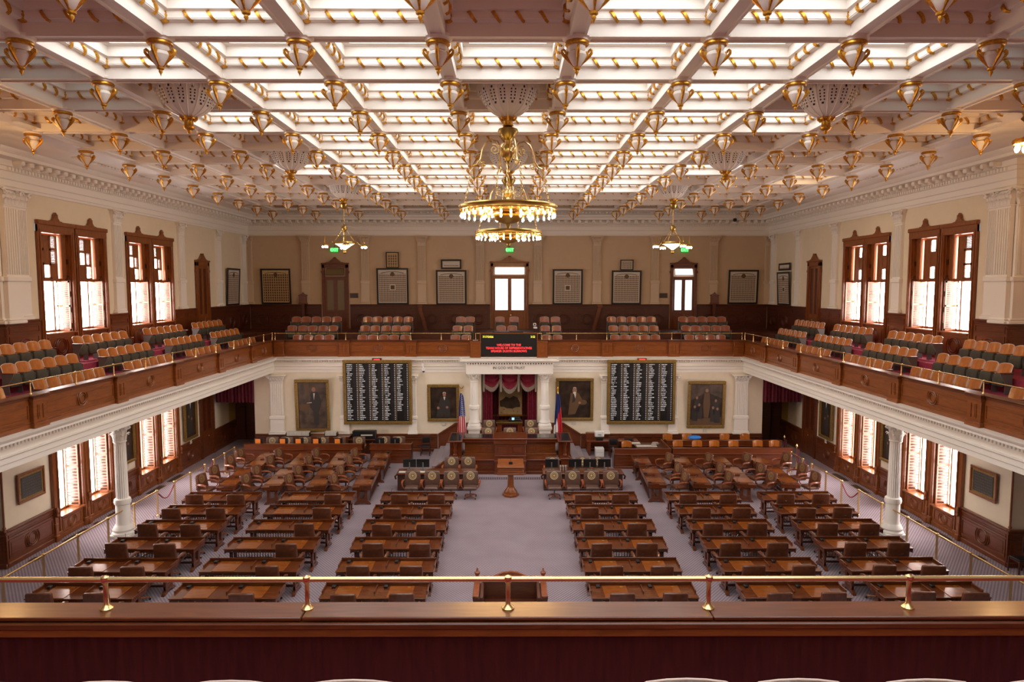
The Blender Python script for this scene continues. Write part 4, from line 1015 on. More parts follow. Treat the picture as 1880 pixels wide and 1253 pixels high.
for sg in (-1,1):
    oil(0,0,1.32,2.5,'tall gilt-framed portrait of a dark-suited figure, far bay of the %s side wall'%SIDE[sg],tall,T=local(sg,sg*(XL-.08),32.55)@Matrix.Translation((0,0,2.55)),fb=.14)
    oil(0,0,1.15,2.0,'gilt-framed dark portrait between the window pairs on the %s side wall'%SIDE[sg],tall,T=local(sg,sg*(XL-.08),27.05)@Matrix.Translation((0,0,2.55)),fb=.12)
    T=local(sg,sg*(XL-.05),21.62)@Matrix.Translation((0,0,2.30))
    e=empty('wall_plaque',label='wood-framed slate plaque with fine lettering, near end of the %s side wall'%SIDE[sg],cat='plaque'); e.matrix_world=T
    MB().m('frame').box(-.62,.62,-.06,0,.40,.48,.012).box(-.62,.62,-.06,0,-.48,-.40,.012).box(-.62,-.54,-.06,0,-.4,.4,.012).box(.54,.62,-.06,0,-.4,.4,.012).build('frame',e)
    MB().m('goldframe').box(-.54,.54,-.035,-.01,-.4,.4).build('border',e)
    m=MB().m('slate').box(-.47,.47,-.045,-.03,-.33,.33); m.build('slate',e); m=MB().m('lettergrey')
    rn=random.Random(4)
    for i in range(7):
        x=-.40
        while x<.38:
            l=rn.uniform(.03,.09); m.m('lettergrey').box(x,min(x+l,.4),-.048,-.045,.27-i*.09-.012,.27-i*.09+.012); x+=l+.03
    m.build('fine_lettering',e)
for sg in (-1,1):
    T=local(sg,sg*(XL-.05),38.9)@Matrix.Translation((0,0,2.1))
    composite(0,0,.95,1.5,'narrow framed picture on the yellow wall of the %s corridor'%SIDE[sg],T=T,seal=False)

# ============================================================ FLOOR FURNITURE
def spindle(mb,x,y,z0,z1,r=.016,n=5):
    h=z1-z0; mb.lathe([(r*.6,z0),(r,z0+h*.15),(r*.5,z0+h*.3),(r*1.15,z0+h*.55),(r*.5,z0+h*.8),(r*.9,z1)],n,(x,y,0))
def trestle(w,slot=True):
    q=MB().m('desk'); q.box(-w/2,w/2,-.035,.035,.12,.62,.01) if not slot else [q.box(a,b,-.035,.035,.12,.62,.008) for a,b in ((-w/2,-w/2+.12),(w/2-.12,w/2))]
    if slot: q.box(-w/2,w/2,-.035,.035,.52,.62,.008).box(-w/2,w/2,-.03,.03,.12,.24,.008)
    q.prism([(-w/2-.13,0),(-w/2-.02,0),(-w/4,.06),(w/4,.06),(w/2+.02,0),(w/2+.13,0),(w/2+.06,.09),(w/4,.15),(-w/4,.15),(-w/2-.06,.09)],-.045,.045); return q
def desk(width=2.75,users=2):
    r=empty('double_desk',label='x',cat='desk'); W2=width/2; D=.39
    b=MB().m('desk'); b.box(-W2,W2,-D,D,.72,.745,.006); b.build('desktop',r)
    b=MB().m('desk'); b.box(-W2,W2,D-.03,D,.745,.84,.006); b.box(-W2,-W2+.03,-D*.2,D,.745,.81,.006); b.box(W2-.03,W2,-D*.2,D,.745,.81,.006); b.box(-.015,.015,-D*.3,D-.03,.745,.80,.004) if users==2 else None
    b.build('raised_rim',r)
    b=MB().m('desk'); b.box(-W2+.05,W2-.05,-D+.02,-D+.05,.63,.72); b.box(-W2+.02,-W2+.05,-D+.02,D-.02,.60,.72); b.box(W2-.05,W2-.02,-D+.02,D-.02,.60,.72); b.box(-W2+.05,W2-.05,D-.06,D-.03,.62,.72); b.build('apron',r)
    me=None; uw=width/users
    for u in range(users):
        cx=-W2+uw*(u+.5)
        MB().m('lid').box(cx-.34,cx+.30,-D+.03,D-.06,.745,.757,.004).build('writing_lid',r)
        b=MB().m('gold').lathe([(0,0),(.045,0),(.045,.004),(0,.006)],12,(cx+.16,D-.14,.757)); b.build('seal',r)
        b=MB().m('black').box(cx-.50,cx-.40,D-.2,D-.06,.745,.80,.008); b.build('control_box',r)
        b=MB().m('black').tube([(cx-.38,D-.1,.76),(cx-.37,D-.12,.92),(cx-.34,D-.18,1.0),(cx-.30,D-.24,1.02)],[.006,.006,.006,.012],5); b.build('microphone',r)
        for s2 in (-1,0,1):
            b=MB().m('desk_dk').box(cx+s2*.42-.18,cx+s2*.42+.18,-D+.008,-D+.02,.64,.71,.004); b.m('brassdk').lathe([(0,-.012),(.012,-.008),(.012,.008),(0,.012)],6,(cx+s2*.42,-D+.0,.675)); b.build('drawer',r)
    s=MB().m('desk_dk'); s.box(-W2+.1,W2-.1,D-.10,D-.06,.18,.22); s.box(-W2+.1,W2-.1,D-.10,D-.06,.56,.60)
    n=int((width-.3)/.085)
    for i in range(n): spindle(s,-W2+.17+i*.085,D-.08,.22,.56)
    s.build('spindle_screen',r)
    for x in (-W2+.14,W2-.14):
        q=trestle(.42); q.v=[(-y,x_,z) for x_,y,z in q.v]; q.build('trestle_leg',r,(x,0,0))
    b=MB().m('desk_dk').box(-W2+.12,W2-.12,-.03,.03,.14,.2,.006); b.build('stretcher',r)
    return r
def chair(front,lea):
    r=empty('leather_armchair',label='x',cat='chair')
    tl=.22
    hb=.58 if front else .68; zb_=.77 if front else .83
    def back(x,y,z): zz=z/(hb/2); return (x*(1-.04*zz),y-.10*(zz*.5+.5)+.03*(x/.3)**2,z+.012*(1-(x/.3)**2))
    MB().m(lea).rbox((0,-.20,zb_),.64,.11,hb,.045,3,back).build('backrest',r)
    MB().m(lea).rbox((0,.02,.455),.56,.54,.12,.05,3).build('seat',r)
    for s2 in (-1,1):
        a=MB().m('armw' if front else 'leather'); a.tube([(s2*.34,-.24,.70),(s2*.375,-.08,.72),(s2*.385,.10,.72),(s2*.38,.24,.68),(s2*.35,.26,.56),(s2*.30,.18,.46)],[.028,.046,.048,.038,.024,.02],6); a.m('armw').tube([(s2*.31,-.22,.66),(s2*.30,-.24,.48)],.022,5); a.build('armrest',r)
    MB().m('iron').lathe([(.05,.08),(.04,.15),(.03,.2),(.03,.36),(.12,.40)],10).build('swivel_post',r)
    b=MB().m('armw'); c=MB().m('black')
    for i in range(4):
        a=PI/4+i*PI/2; ca,sa=math.cos(a),math.sin(a)
        b.tube([(.03*ca,.03*sa,.15),(.18*ca,.18*sa,.12),(.31*ca,.31*sa,.085)],[.034,.028,.02],6)
        c.tube([(.31*ca-.012*sa,.31*sa+.012*ca,.03),(.31*ca+.012*sa,.31*sa-.012*ca,.03)],.03,8); c.tube([(.31*ca,.31*sa,.05),(.31*ca,.31*sa,.09)],.01,5)
    bo=b.build('base',r); c.build('casters',bo)
    if front:
        zc_=.88
        e=MB().m('sealgold' if lea=='leather2' else 'sealdim')
        def P(x,z): x=x*1.35; z=zc_+(z-zc_)*1.35; return (x,-.145-.10*((z-.77)/.58+.5)+.03*(x/.3)**2+.004,z)
        def disc(r0,r1,n=20):
            V=[P(r0*math.cos(t),zc_+r0*math.sin(t)) for t in [2*PI*i/n for i in range(n)]]+[P(r1*math.cos(t),zc_+r1*math.sin(t)) for t in [2*PI*i/n for i in range(n)]]
            e.add(V,[(i,(i+1)%n,n+(i+1)%n,n+i) for i in range(n)])
        disc(.105,.122); disc(.062,.072)
        for i in range(5):
            a=PI/2+i*2*PI/5; a1=a+PI/5; a2=a-PI/5
            e.add([P(0,zc_),P(.022*math.cos(a1),zc_+.022*math.sin(a1)),P(.056*math.cos(a),zc_+.056*math.sin(a)),P(.022*math.cos(a2),zc_+.022*math.sin(a2))],[(0,1,2,3)])
        for i in range(20):
            a=2*PI*i/20; e.add([P(.078*math.cos(a-.08),zc_+.078*math.sin(a-.08)),P(.078*math.cos(a+.08),zc_+.078*math.sin(a+.08)),P(.099*math.cos(a+.08),zc_+.099*math.sin(a+.08)),P(.099*math.cos(a-.08),zc_+.099*math.sin(a-.08))],[(0,1,2,3)])
        e.v=[(x,y+.004,z) for x,y,z in e.v]
        e.build('gold_seal',r)
    return r
DK=Proto(desk()); DK1=Proto(desk(1.45,1)); CB=Proto(chair(False,'leather')); CF=Proto(chair(True,'leather2')); CG=Proto(chair(True,'leather'))
FY=[24.8,23.26,21.71,20.08,18.43,16.79]
BLK={'B':(-3.42,'inner left',[[-4.01,-2.66],[-4.02,-2.63],[-4.08,-2.67],[-4.06,-2.65],[-4.14,-2.67],[-4.13,-2.68]]),
 'C':(3.46,'inner right',[[2.75,4.11],[2.8,4.15],[2.77,4.16],[2.77,4.15],[2.83,4.22],[2.86,4.2]]),
 'A2':(-7.27,'middle left',[[-6.48],[-6.46],[-6.61],[-6.63],[-6.64],[-6.69]]),
 'A1':(-10.86,'outer left',[[-11.56,-10.06],[-11.63,-10.15],[-11.65,-10.25],[-11.72,-10.26],[-11.71,-10.32],[-11.78,-10.34]]),
 'D1':(7.38,'middle right',[[6.61,8.08],[6.68,8.05],[6.63,8.06],[6.63,8.06],[6.75,8.13],[6.8,8.18]]),
 'D2':(10.95,'outer right',[[10.23,11.52],[10.3,11.58],[10.35,11.66],[10.4,11.69],[10.37,11.71],[10.45,11.76]])}
RW=['sixth','fifth','fourth','third','second','first']
rnd=random.Random(3)
for key,(cx,bn,chs) in BLK.items():
    for i,y in enumerate(FY):
        dx={'A1':-.03*i+.05,'A2':-.015*i+.05,'B':-.01*i,'C':.01*i,'D1':.02*i-.05,'D2':.02*i-.05}[key]
        DK.put((cx+dx,y+.39,0),0,'glossy brown double desk, %s row from the camera, %s block'%(RW[i],bn),'double desks in rows')
        for k,x in enumerate(chs[i]):
            rz=rnd.uniform(-.05,.05)+(0 if abs(x)<9 else .06*(1 if x>0 else -1)*-1)
            nm=('left','right')[k] if len(chs[i])>1 else 'only'
            CB.put((x*(1-.30/(y+.3)),y-.33+rnd.uniform(-.05,.03),0),rz,'brown leather armchair, %s seat of the %s desk row from the camera, %s block'%(nm,RW[i],bn),'brown armchairs at the desk rows')
# front section: desks end-on to the camera
ti=R(3.4)
COLN=['innermost','second','third','outermost']
for sg in (-1,1):
    for ci,x in enumerate((5.92,7.74,9.5,11.3)):
        xx=x+(.12 if sg>0 else 0); rz=(-PI/2+ti) if sg<0 else (PI/2-ti)
        ya,yb=(27.85,30.85) if sg<0 else (28.1,30.55)
        DK.put((sg*xx,ya,0),rz,'double desk seen end-on, near one of the %s column, front %s section'%(COLN[ci],SIDE[sg]),'end-on desks of the front sections')
        (DK if sg<0 else DK1).put((sg*(xx+.02),yb,0),rz,'desk seen end-on, far one of the %s column, front %s section'%(COLN[ci],SIDE[sg]),'end-on desks of the front sections')
        cys=(27.2,28.5,30.2,31.5) if sg<0 else (27.45,28.75,30.55)
        for k,y in enumerate(cys):
            CG.put((sg*(xx+1.0+.12*k*.3),y,0),(-PI/2-R(13+rnd.uniform(-4,4))) if sg<0 else (PI/2+R(13+rnd.uniform(-4,4))),'seal-backed leather armchair, %s from near end, %s column, front %s section'%(ordn(k),COLN[ci],SIDE[sg]),'seal armchairs of the front sections')
# clerk tables in front of the rostrum
for sg,xa,xb in ((-1,-4.78,-1.40),(1,1.45,4.9)):
    w=xb-xa; r=empty('clerk_table',((xa+xb)/2,28.78,0),label='long dark wooden table behind a row of seal-backed chairs, %s of the lectern'%SIDE[sg],cat='table')
    MB().m('desk').box(-w/2,w/2,-.42,.42,.70,.76,.015).build('tabletop',r)
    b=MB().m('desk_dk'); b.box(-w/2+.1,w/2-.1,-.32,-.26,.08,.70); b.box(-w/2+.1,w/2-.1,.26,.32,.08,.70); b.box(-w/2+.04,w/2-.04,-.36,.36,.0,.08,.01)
    for s2 in (-1,1): b.box(*sorted((s2*(w/2-.1),s2*(w/2-.04))),-.32,.32,.08,.70); b.tube([(s2*(w/2-.02),-.34,.7),(s2*(w/2+.06),-.34,.62),(s2*(w/2+.02),-.34,.5)],.04,6)
    b.build('panelled_base',r)
def monitor(w=.56,h=.36,mk='screen'):
    r=empty('computer_monitor',label='x',cat='monitor')
    MB().m('screen').box(-w/2,w/2,-.02,.015,.10,.10+h,.008).build('screen',r)
    MB().m('iron').box(-.025,.025,-.05,-.02,.0,.32,.006).box(-.11,.11,-.10,.06,0,.012,.004).build('stand',r); return r
MO=Proto(monitor())
for x,nm in ((-4.30,'left one on the left clerk table'),(-3.72,'right one on the left clerk table')): MO.put((x,29.02,.76),0,'black monitor seen from behind, %s'%nm,'monitors on the clerk tables')
for x,nm in ((1.86,'first'),(2.88,'second'),(3.52,'third'),(4.15,'fourth')): MO.put((x,29.02,.76),0,'black monitor seen from behind, %s from left on the right clerk table'%nm,'monitors on the clerk tables')
e=empty('book_row',(2.38,28.9,.76),label='row of grey books standing between monitors on the right clerk table',cat='books'); e['kind']='thing'
for i in range(6): MB().m('leather2' if i%2 else 'fringe').box(-.17+i*.057,-.12+i*.057,-.1,.1,0,.2,.006).build('book',e)
e=empty('keyboard',(-4.0,28.62,.76),label='pale keyboard and papers lying on the left clerk table',cat='keyboard'); MB().m('paper').box(-.7,.6,-.12,.1,0,.015,.004).build('body',e)
for k,x in enumerate((-3.97,-3.17,-2.37,-1.58)): CF.put((x,27.42,0),PI,'taupe armchair with gold seal facing the camera, %s from left, left clerk table'%ordn(k),'seal armchairs at the clerk tables')
for k,x in enumerate((1.88,2.64,3.42,4.22)): CF.put((x,27.42,0),PI,'taupe armchair with gold seal facing the camera, %s from left, right clerk table'%ordn(k),'seal armchairs at the clerk tables')
for k,x in enumerate((-2.56,-1.82)): CF.put((x,29.75,0),PI,'taupe seal armchair behind the left clerk table, %s one'%('left','right')[k],'seal armchairs behind the clerk tables')
for k,x in enumerate((1.95,3.3,4.0)): CF.put((x,29.75,-.02),PI,'taupe seal armchair behind the right clerk table, %s from left, behind the monitors'%ordn(k),'seal armchairs behind the clerk tables')

# lectern on its pedestal
r=empty('lectern',(.08,27.75,0),label='wooden lectern on an octagonal pedestal standing in the centre aisle',cat='lectern')
MB().m('par').lathe([(.34,0),(.34,.08),(.28,.12),(.27,.2),(.16,.34),(.13,.42),(.12,.85),(.16,.95)],8).build('pedestal',r)
b=MB().m('par'); b.box(-.55,.55,-.25,.25,.93,1.0,.01).box(-.52,.52,-.22,.22,1.0,1.22,.012).box(-.56,.56,-.27,.25,1.22,1.27,.012); b.prism([(-.25,1.27),(.24,1.27),(.24,1.50),(.18,1.50)],-.53,.53,'x'); b.build('desk_box',r)
b=MB().m('lid').box(-.50,.50,-.235,-.22,1.03,1.10,.004).box(-.5,.5,-.235,-.22,1.13,1.19,.004); b.build('front_panels',r)
b=MB().m('black').box(-.08,.08,-.13,-.07,1.36,1.46,.005).tube([(0,.0,1.42),(0,.02,1.6),(0,-.06,1.68)],[.008,.006,.014],5); b.build('microphone',r)

# rostrum
dais=empty('floor_dais',(.06,0,0),kind='structure')
ro=empty('speaker_rostrum',(.06,0,0),label='tall stepped panelled wooden rostrum in the middle of the front wall',cat='rostrum')
b=MB().m('bench')
b.box(-2.28,2.28,31.0,31.75,0,.66,.01); b.box(-2.36,2.36,30.92,31.8,.64,.70,.015); b.box(-2.32,2.32,30.95,31.0,0,.14,.01)
for sg in (-1,1):
    for i in range(5): panel(b,*sorted((sg*(.82+i*.30),sg*(1.08+i*.30))),31.0,.26,.46,.02,.025)
b.build('lower_tier',ro)
b=MB().m('par'); b.box(-2.15,2.15,31.75,32.3,.66,1.34,.01); b.box(-2.2,2.2,31.72,31.75,.66,.80,.01)
for sg in (-1,1):
    for i in range(4): panel(b,*sorted((sg*(.82+i*.33),sg*(1.10+i*.33))),31.75,.86,1.18,.02,.03)
b.build('upper_tier',ro)
b=MB().m('bench'); b.box(-2.32,2.32,31.6,32.65,1.34,1.50,.02); b.box(-2.38,2.38,31.55,32.7,1.48,1.54,.015); b.m('glassdk').box(-2.2,2.2,31.7,32.5,1.54,1.552); b.build('bench_top',ro)
b=MB().m('bench'); b.box(-.70,.70,30.62,31.8,0,1.5,.01); b.box(-.76,.76,30.55,31.8,1.5,1.72,.02); b.box(-.74,.74,30.58,31.0,0,.16,.015); b.box(-.74,.74,30.58,31.0,.66,.74,.012); b.box(-.73,.73,30.58,31.0,.92,.98,.01)
for sg in (-1,1): panel(b,*sorted((sg*.06,sg*.62)),30.62,1.04,1.42,.02,.03,ros=False)
panel(b,-.6,.6,30.62,.22,.6,.02,.03); b.build('centre_box',ro)
b=MB().m('bench').box(-.8,.8,30.5,31.9,1.72,1.78,.02); b.build('centre_top',ro)
e=MB().m('black').tube([(0,31.3,1.78),(0,31.3,2.1),(0,31.15,2.18)],[.01,.008,.016],5); e.build('microphone',ro)
for sg in (-1,1):
    b=MB().m('bench'); x=sg*2.55
    b.box(x-.2,x+.2,30.98,31.38,0,.72,.01); b.box(x-.25,x+.25,30.93,31.43,.68,.76,.015); b.box(x-.11,x+.11,31.08,31.3,.76,.86); b.lathe([(.09,.86),(.06,.95),(.09,1.05),(.05,1.2),(.10,1.42),(.10,1.5)],10,(x,31.2,0)); b.box(x-.34,x+.34,30.95,32.9,1.5,1.56,.015); b.box(x-.28,x+.28,31.5,32.8,.6,1.5,.01); b.m('glassdk').box(x-.26,x+.26,31.05,32.6,1.56,1.575); b.build('newel',ro)
    b=MB().m('bench'); P=[(sg*2.75,0),(sg*2.75,.74),(sg*3.6,.14),(sg*3.75,.0)]; b.prism(P,31.0,31.16); b.prism([(sg*2.70,.74),(sg*2.70,.84),(sg*3.72,.16),(sg*3.72,.06)],30.94,31.22); b.build('stair_stringer',ro)
    s=MB().m('carpet2')
    for i in range(4): s.box(*sorted((sg*(3.98-.32*i),sg*2.9)),31.24,YS-.12,.16*i,.16*(i+1),.01)
    s.build('carpeted_stair',dais)
s=MB().m('carpet2').box(-2.7,2.7,32.32,YS+.5,0,.64); s.box(-1.45,1.5,YS+.5,37.5,0,.64); s.build('platform',dais)
MB().m('carpet').box(-2.0,2.0,30.1,30.5,0,.12,.01).build('carpeted_step',dais)
# alcove: columns, curtains, painting
def column(mb_, x,y,z0,zb,z1,r,cap=.5,base=True):
    mb_.box(x-r*1.75,x+r*1.75,y-r*1.75,y+r*1.75,z0,z0+.10,.01)
    mb_.lathe([(r*1.6,z0+.10),(r*1.7,z0+.16),(r*1.6,z0+.24),(r*1.35,z0+.28),(r*1.45,z0+.34),(r*1.25,z0+.44),(r*1.15,z0+.5),(r*1.15,zb-.22),(r*1.3,zb-.2),(r*1.38,zb-.12),(r*1.3,zb-.03),(r*1.1,zb)],24,(x,y,0))
    mb_.lathe([(r,zb),(r*.92,z1-cap)],40,(x,y,0),flute=.07)
    mb_.lathe([(r*1.02,z1-cap),(r*1.08,z1-cap+.04),(r*.95,z1-cap+.07),(r*1.05,z1-.12),(r*1.35,z1-.06)],20,(x,y,0))
    for k,(zz,nn,o) in enumerate(((z1-cap+.07,8,0),(z1-cap+.07+cap*.3,8,PI/8))):
        leaves(mb_,[(x+r*.98*math.sin(o+2*PI*i/nn),y-r*.98*math.cos(o+2*PI*i/nn),o+2*PI*i/nn) for i in range(nn)],zz,cap*.40,r*.42)
    for i in range(4):
        a=PI/4+i*PI/2; c=(x+r*1.42*math.cos(a),y+r*1.42*math.sin(a),z1-cap*.26)
        mb_.tube([(c[0]+(.07-.006*j)*math.cos(j*.75)*math.cos(a),c[1]+(.07-.006*j)*math.cos(j*.75)*math.sin(a),c[2]+(.07-.006*j)*math.sin(j*.75)) for j in range(9)],.022,5)
    mb_.box(x-r*1.6,x+r*1.6,y-r*1.6,y+r*1.6,z1-.06,z1,.01)
for sg in (-1,1):
    r=empty('column',(sg*1.83+.03,YS-.42,0),label='white fluted column with square pedestal standing %s of the curtained alcove'%SIDE[sg],cat='column')
    b=MB().m('plaster'); b.box(-.30,.30,-.30,.30,.64,1.30,.02); b.box(-.34,.34,-.34,.34,.64,.74,.015); b.box(-.34,.34,-.34,.34,1.26,1.32,.015); b.build('pedestal',r)
    b=MB().m('plaster'); column(b,0,0,1.32,2.55,4.2,.21,.45); b.build('shaft_and_capital',r)
    r=empty('column',(sg*13.45,23.25,0),label='tall white fluted column under the %s gallery'%SIDE[sg],cat='column')
    b=MB().m('plaster'); column(b,0,0,.0,1.35,3.93,.20,.62); b.box(-.30,.30,-.30,.30,3.93,4.2,.01); b.lathe([(.38,.0),(.38,.14),(.33,.2),(.35,.26),(.30,.36),(.26,.42)],28); b.build('shaft_and_capital',r)
b=MB().m('plaster'); b.box(-2.2,2.26,YS-.80,YS+.3,4.2,4.72,.01); b.box(-2.28,2.34,YS-.86,YS+.0,4.78,4.84,.01); b.box(-2.5,2.56,YS-1.0,YS,4.86,4.95,.02); b.box(-2.42,2.48,YS-.95,YS,4.95,5.0,.01)
for i in range(34): b.box(-2.2+i*.134,-2.13+i*.134,YS-.86,YS-.80,4.70,4.78)
o=b.build('trim_3'); tag(o,kind='structure')
text(None,'IN GOD WE TRUST',.19,(.0,YS-.806,4.52),'lettergrey',o,sxy=1.0)
b=MB().m('wall'); b.box(-1.5,-1.45,YS+.5,37.6,.6,4.6); b.box(1.5,1.55,YS+.5,37.6,.6,4.6); b.box(-1.5,1.55,37.5,37.7,0,4.6)
b.box(-1.5,1.5,YS+.5,37.6,4.4,4.6); b.build('alcove',wf)
def drape(mb,x0,x1,y,z0,z1,nf,amp,gather=0,nz=10,tieback=None):
    V=[];F=[];n=nf*8
    for j in range(nz+1):
        z=z1+(z0-z1)*j/nz
        for i in range(n+1):
            u=i/n; x=x0+(x1-x0)*u
            if tieback: k,zt=tieback; d=math.exp(-((z-zt)/.5)**2); x=x+(k-x)*.45*d
            V.append((x,y+amp*math.sin(2*PI*nf*u)+amp*.3*math.sin(2*PI*nf*u*2.3+1),z))
    for j in range(nz):
        for i in range(n): F.append((j*(n+1)+i,j*(n+1)+i+1,(j+1)*(n+1)+i+1,(j+1)*(n+1)+i))
    mb.add(V,F)
cu=empty('alcove_curtain',(.04,0,0),label='crimson velvet curtain with swagged fringed valance in the alcove behind the rostrum',cat='curtain')
for a_,b_ in ((-1.42,-.92),(.94,1.42)): b=MB().m('crimson'); drape(b,a_,b_,YS+.32,.66,4.15,5,.05); b.build('side_drape',cu)
for a_,b_,y_ in ((-1.0,-.6,1.55),(.68,1.05,1.55),(-1.4,1.4,1.95)): b=MB().m('maroon'); drape(b,a_,b_,YS+y_,.66,4.15,max(4,int((b_-a_)*5)),.05); b.build('back_drape',cu)
fr_=MB().m('fringe'); sw=MB().m('crimson')
for cx,wd,dp in ((-.93,.95,.95),(0,1.10,1.08),(.95,.95,.95)):
    V=[];F=[];nu=16;nv=14
    for j in range(nv+1):
        v=j/nv
        for i in range(nu+1):
            u=-1+2*i/nu; sag=dp*v*(1-u*u)**.8*.82+.05*v+ (.45*v*abs(u)**3 if abs(cx)>.5 and cx*u>0 else 0)
            V.append((cx+u*wd*.5*(1.02),YS+.22-.05*math.sin(v*PI*5)-.06*(1-u*u)-.04*v,4.18-sag))
    for j in range(nv):
        for i in range(nu): F.append((j*(nu+1)+i,j*(nu+1)+i+1,(j+1)*(nu+1)+i+1,(j+1)*(nu+1)+i))
    sw.add(V,F)
    last=V[-(nu+1):]
    for i in range(nu*3):
        t=i/(nu*3-1)*nu; k=min(int(t),nu-1); f=t-k; p=Vector(last[k]).lerp(Vector(last[k+1]),f)
        fr_.tube([(p.x,p.y-.02,p.z+.03),(p.x+.006*math.sin(i*2),p.y-.03,p.z-.20-.02*math.sin(i*1.7))],[.017,.012],4)
for x in (-1.36,-.46,.47,1.38):
    for k in range(4): fr_.tube([(x-.03+.02*k,YS+.12,4.15),(x-.05+.03*k,YS+.08,3.7),(x-.03+.02*k,YS+.1,3.15)],.02,4)
sw.build('swag_valance',cu); fr_.build('fringe',cu)
# relief picture in the alcove
r=empty('framed_flag_relic',(.04,37.05,2.42),label='gold-framed parchment picture with a dark torn cloth shape, inside the alcove',cat='picture')
f=MB().m('gold')
for a in ((-1.04,1.04,-.86,-.76),(-1.04,1.04,.96,1.06),(-1.04,-.94,-.76,.96),(.94,1.04,-.76,.96)): f.box(a[0],a[1],-.08,0,a[2],a[3],.02)
f.build('frame',r); MB().m('parch').box(-.95,.95,-.02,0,-.78,.98).build('backing',r)
b=MB().m('paintbr'); b.prism([(-.55,-.02),(-.52,-.32),(-.3,-.34),(-.15,-.42),(.2,-.42),(.35,-.36),(.58,-.34),(.56,-.1),(.42,.18),(.2,.26),(0,.14),(-.2,.24),(-.34,.1)],-.04,-.02)
b.m('parch').prism([(-.08,.2),(.1,.22),(.05,.5),(-.02,.55),(-.3,.62),(-.34,.58),(-.08,.46)],-.045,-.02)
b.m('maroon')
rn=random.Random(2)
for i in range(46):
    x=rn.uniform(-.88,.88); z=rn.uniform(-.7,.85)
    if abs(x)<.62 and -.45<z<.6: continue
    b.prism([(x-.03,z),(x,z-.025),(x+.035,z),(x,z+.03)],-.024,-.02)
b.build('cloth_fragment',r)
# speaker's chairs and back table
for x,y,z,n in ((-1.02,33.05,.64,'left of the three'),(.05,33.05,.64,'centre, behind the rostrum microphone'),(1.12,33.05,.64,'right of the three')): CF.put((x,y,z),PI,'taupe seal armchair on the rostrum platform, %s'%n,'seal armchairs on the rostrum')
for x,n in ((-1.02,'left'),(1.12,'right')): CF.put((x,34.7,.70),PI,'taupe seal armchair at the back of the rostrum platform, %s of the back table'%n,'seal armchairs at the back of the platform')
r=empty('console_table',(.04,34.75,.64),label='dark wooden table with a gilt rail behind the rostrum chairs',cat='table')
MB().m('brassdk').box(-.70,.66,-.3,.3,1.0,1.1,.01).build('tabletop',r)
b=MB().m('bench')
for sx in (-1,1): b.box(sx*.52-.12,sx*.52+.12,-.2,.2,0,1.0,.01)
b.build('pedestals',r)
r=empty('desk_phone_console',(.28,34.65,1.74),label='black console with a small lit blue screen on the back table of the rostrum',cat='console')
MB().m('black').box(-.30,.34,-.1,.15,0,.14,.03).box(-.2,.3,-.05,.15,.1,.24,.03).build('body',r); MB().m('bluescr').box(-.13,.0,-.112,-.1,.10,.22).build('screen',r)
# flags
def usmat():
    m=mat('flag_stars_stripes',(.5,.02,.03),.7); p=m.node_tree.nodes['Principled BSDF']; uv=nd(m,'ShaderNodeUVMap'); s=nd(m,'ShaderNodeSeparateXYZ'); lk(m,uv.outputs[0],s.inputs[0])
    st=mth(m,'GREATER_THAN',mth(m,'FRACT',mth(m,'MULTIPLY',s.outputs[0],8)),.5)
    a=nd(m,'ShaderNodeMixRGB'); a.inputs[1].default_value=(.55,.015,.03,1); a.inputs[2].default_value=(.75,.70,.68,1); lk(m,st,a.inputs[0])
    fx=mth(m,'SUBTRACT',mth(m,'FRACT',mth(m,'MULTIPLY',s.outputs[0],5)),.5); fy=mth(m,'SUBTRACT',mth(m,'FRACT',mth(m,'MULTIPLY',s.outputs[1],22)),.5)
    d=mth(m,'LESS_THAN',mth(m,'ADD',mth(m,'MULTIPLY',fx,fx),mth(m,'MULTIPLY',fy,fy)),.06)
    b=nd(m,'ShaderNodeMixRGB'); b.inputs[1].default_value=(.02,.03,.20,1); b.inputs[2].default_value=(.75,.75,.78,1); lk(m,d,b.inputs[0])
    c=nd(m,'ShaderNodeMixRGB'); lk(m,mth(m,'GREATER_THAN',s.outputs[1],.50),c.inputs[0]); lk(m,a.outputs[0],c.inputs[1]); lk(m,b.outputs[0],c.inputs[2]); lk(m,c.outputs[0],p.inputs['Base Color']); M_['usflag']=m
def txmat():
    m=mat('flag_blue_white_red',(.5,.02,.03),.7); p=m.node_tree.nodes['Principled BSDF']; uv=nd(m,'ShaderNodeUVMap'); s=nd(m,'ShaderNodeSeparateXYZ'); lk(m,uv.outputs[0],s.inputs[0])
    a=nd(m,'ShaderNodeMixRGB'); a.inputs[1].default_value=(.75,.72,.70,1); a.inputs[2].default_value=(.55,.015,.03,1); lk(m,mth(m,'GREATER_THAN',mth(m,'ADD',s.outputs[0],mth(m,'MULTIPLY',s.outputs[1],.3)),.55),a.inputs[0])
    c=nd(m,'ShaderNodeMixRGB'); lk(m,mth(m,'GREATER_THAN',mth(m,'SUBTRACT',s.outputs[1],mth(m,'MULTIPLY',s.outputs[0],.5)),.22),c.inputs[0]); lk(m,a.outputs[0],c.inputs[1]); c.inputs[2].default_value=(.015,.025,.13,1); lk(m,c.outputs[0],p.inputs['Base Color']); M_['txflag']=m
usmat(); txmat()
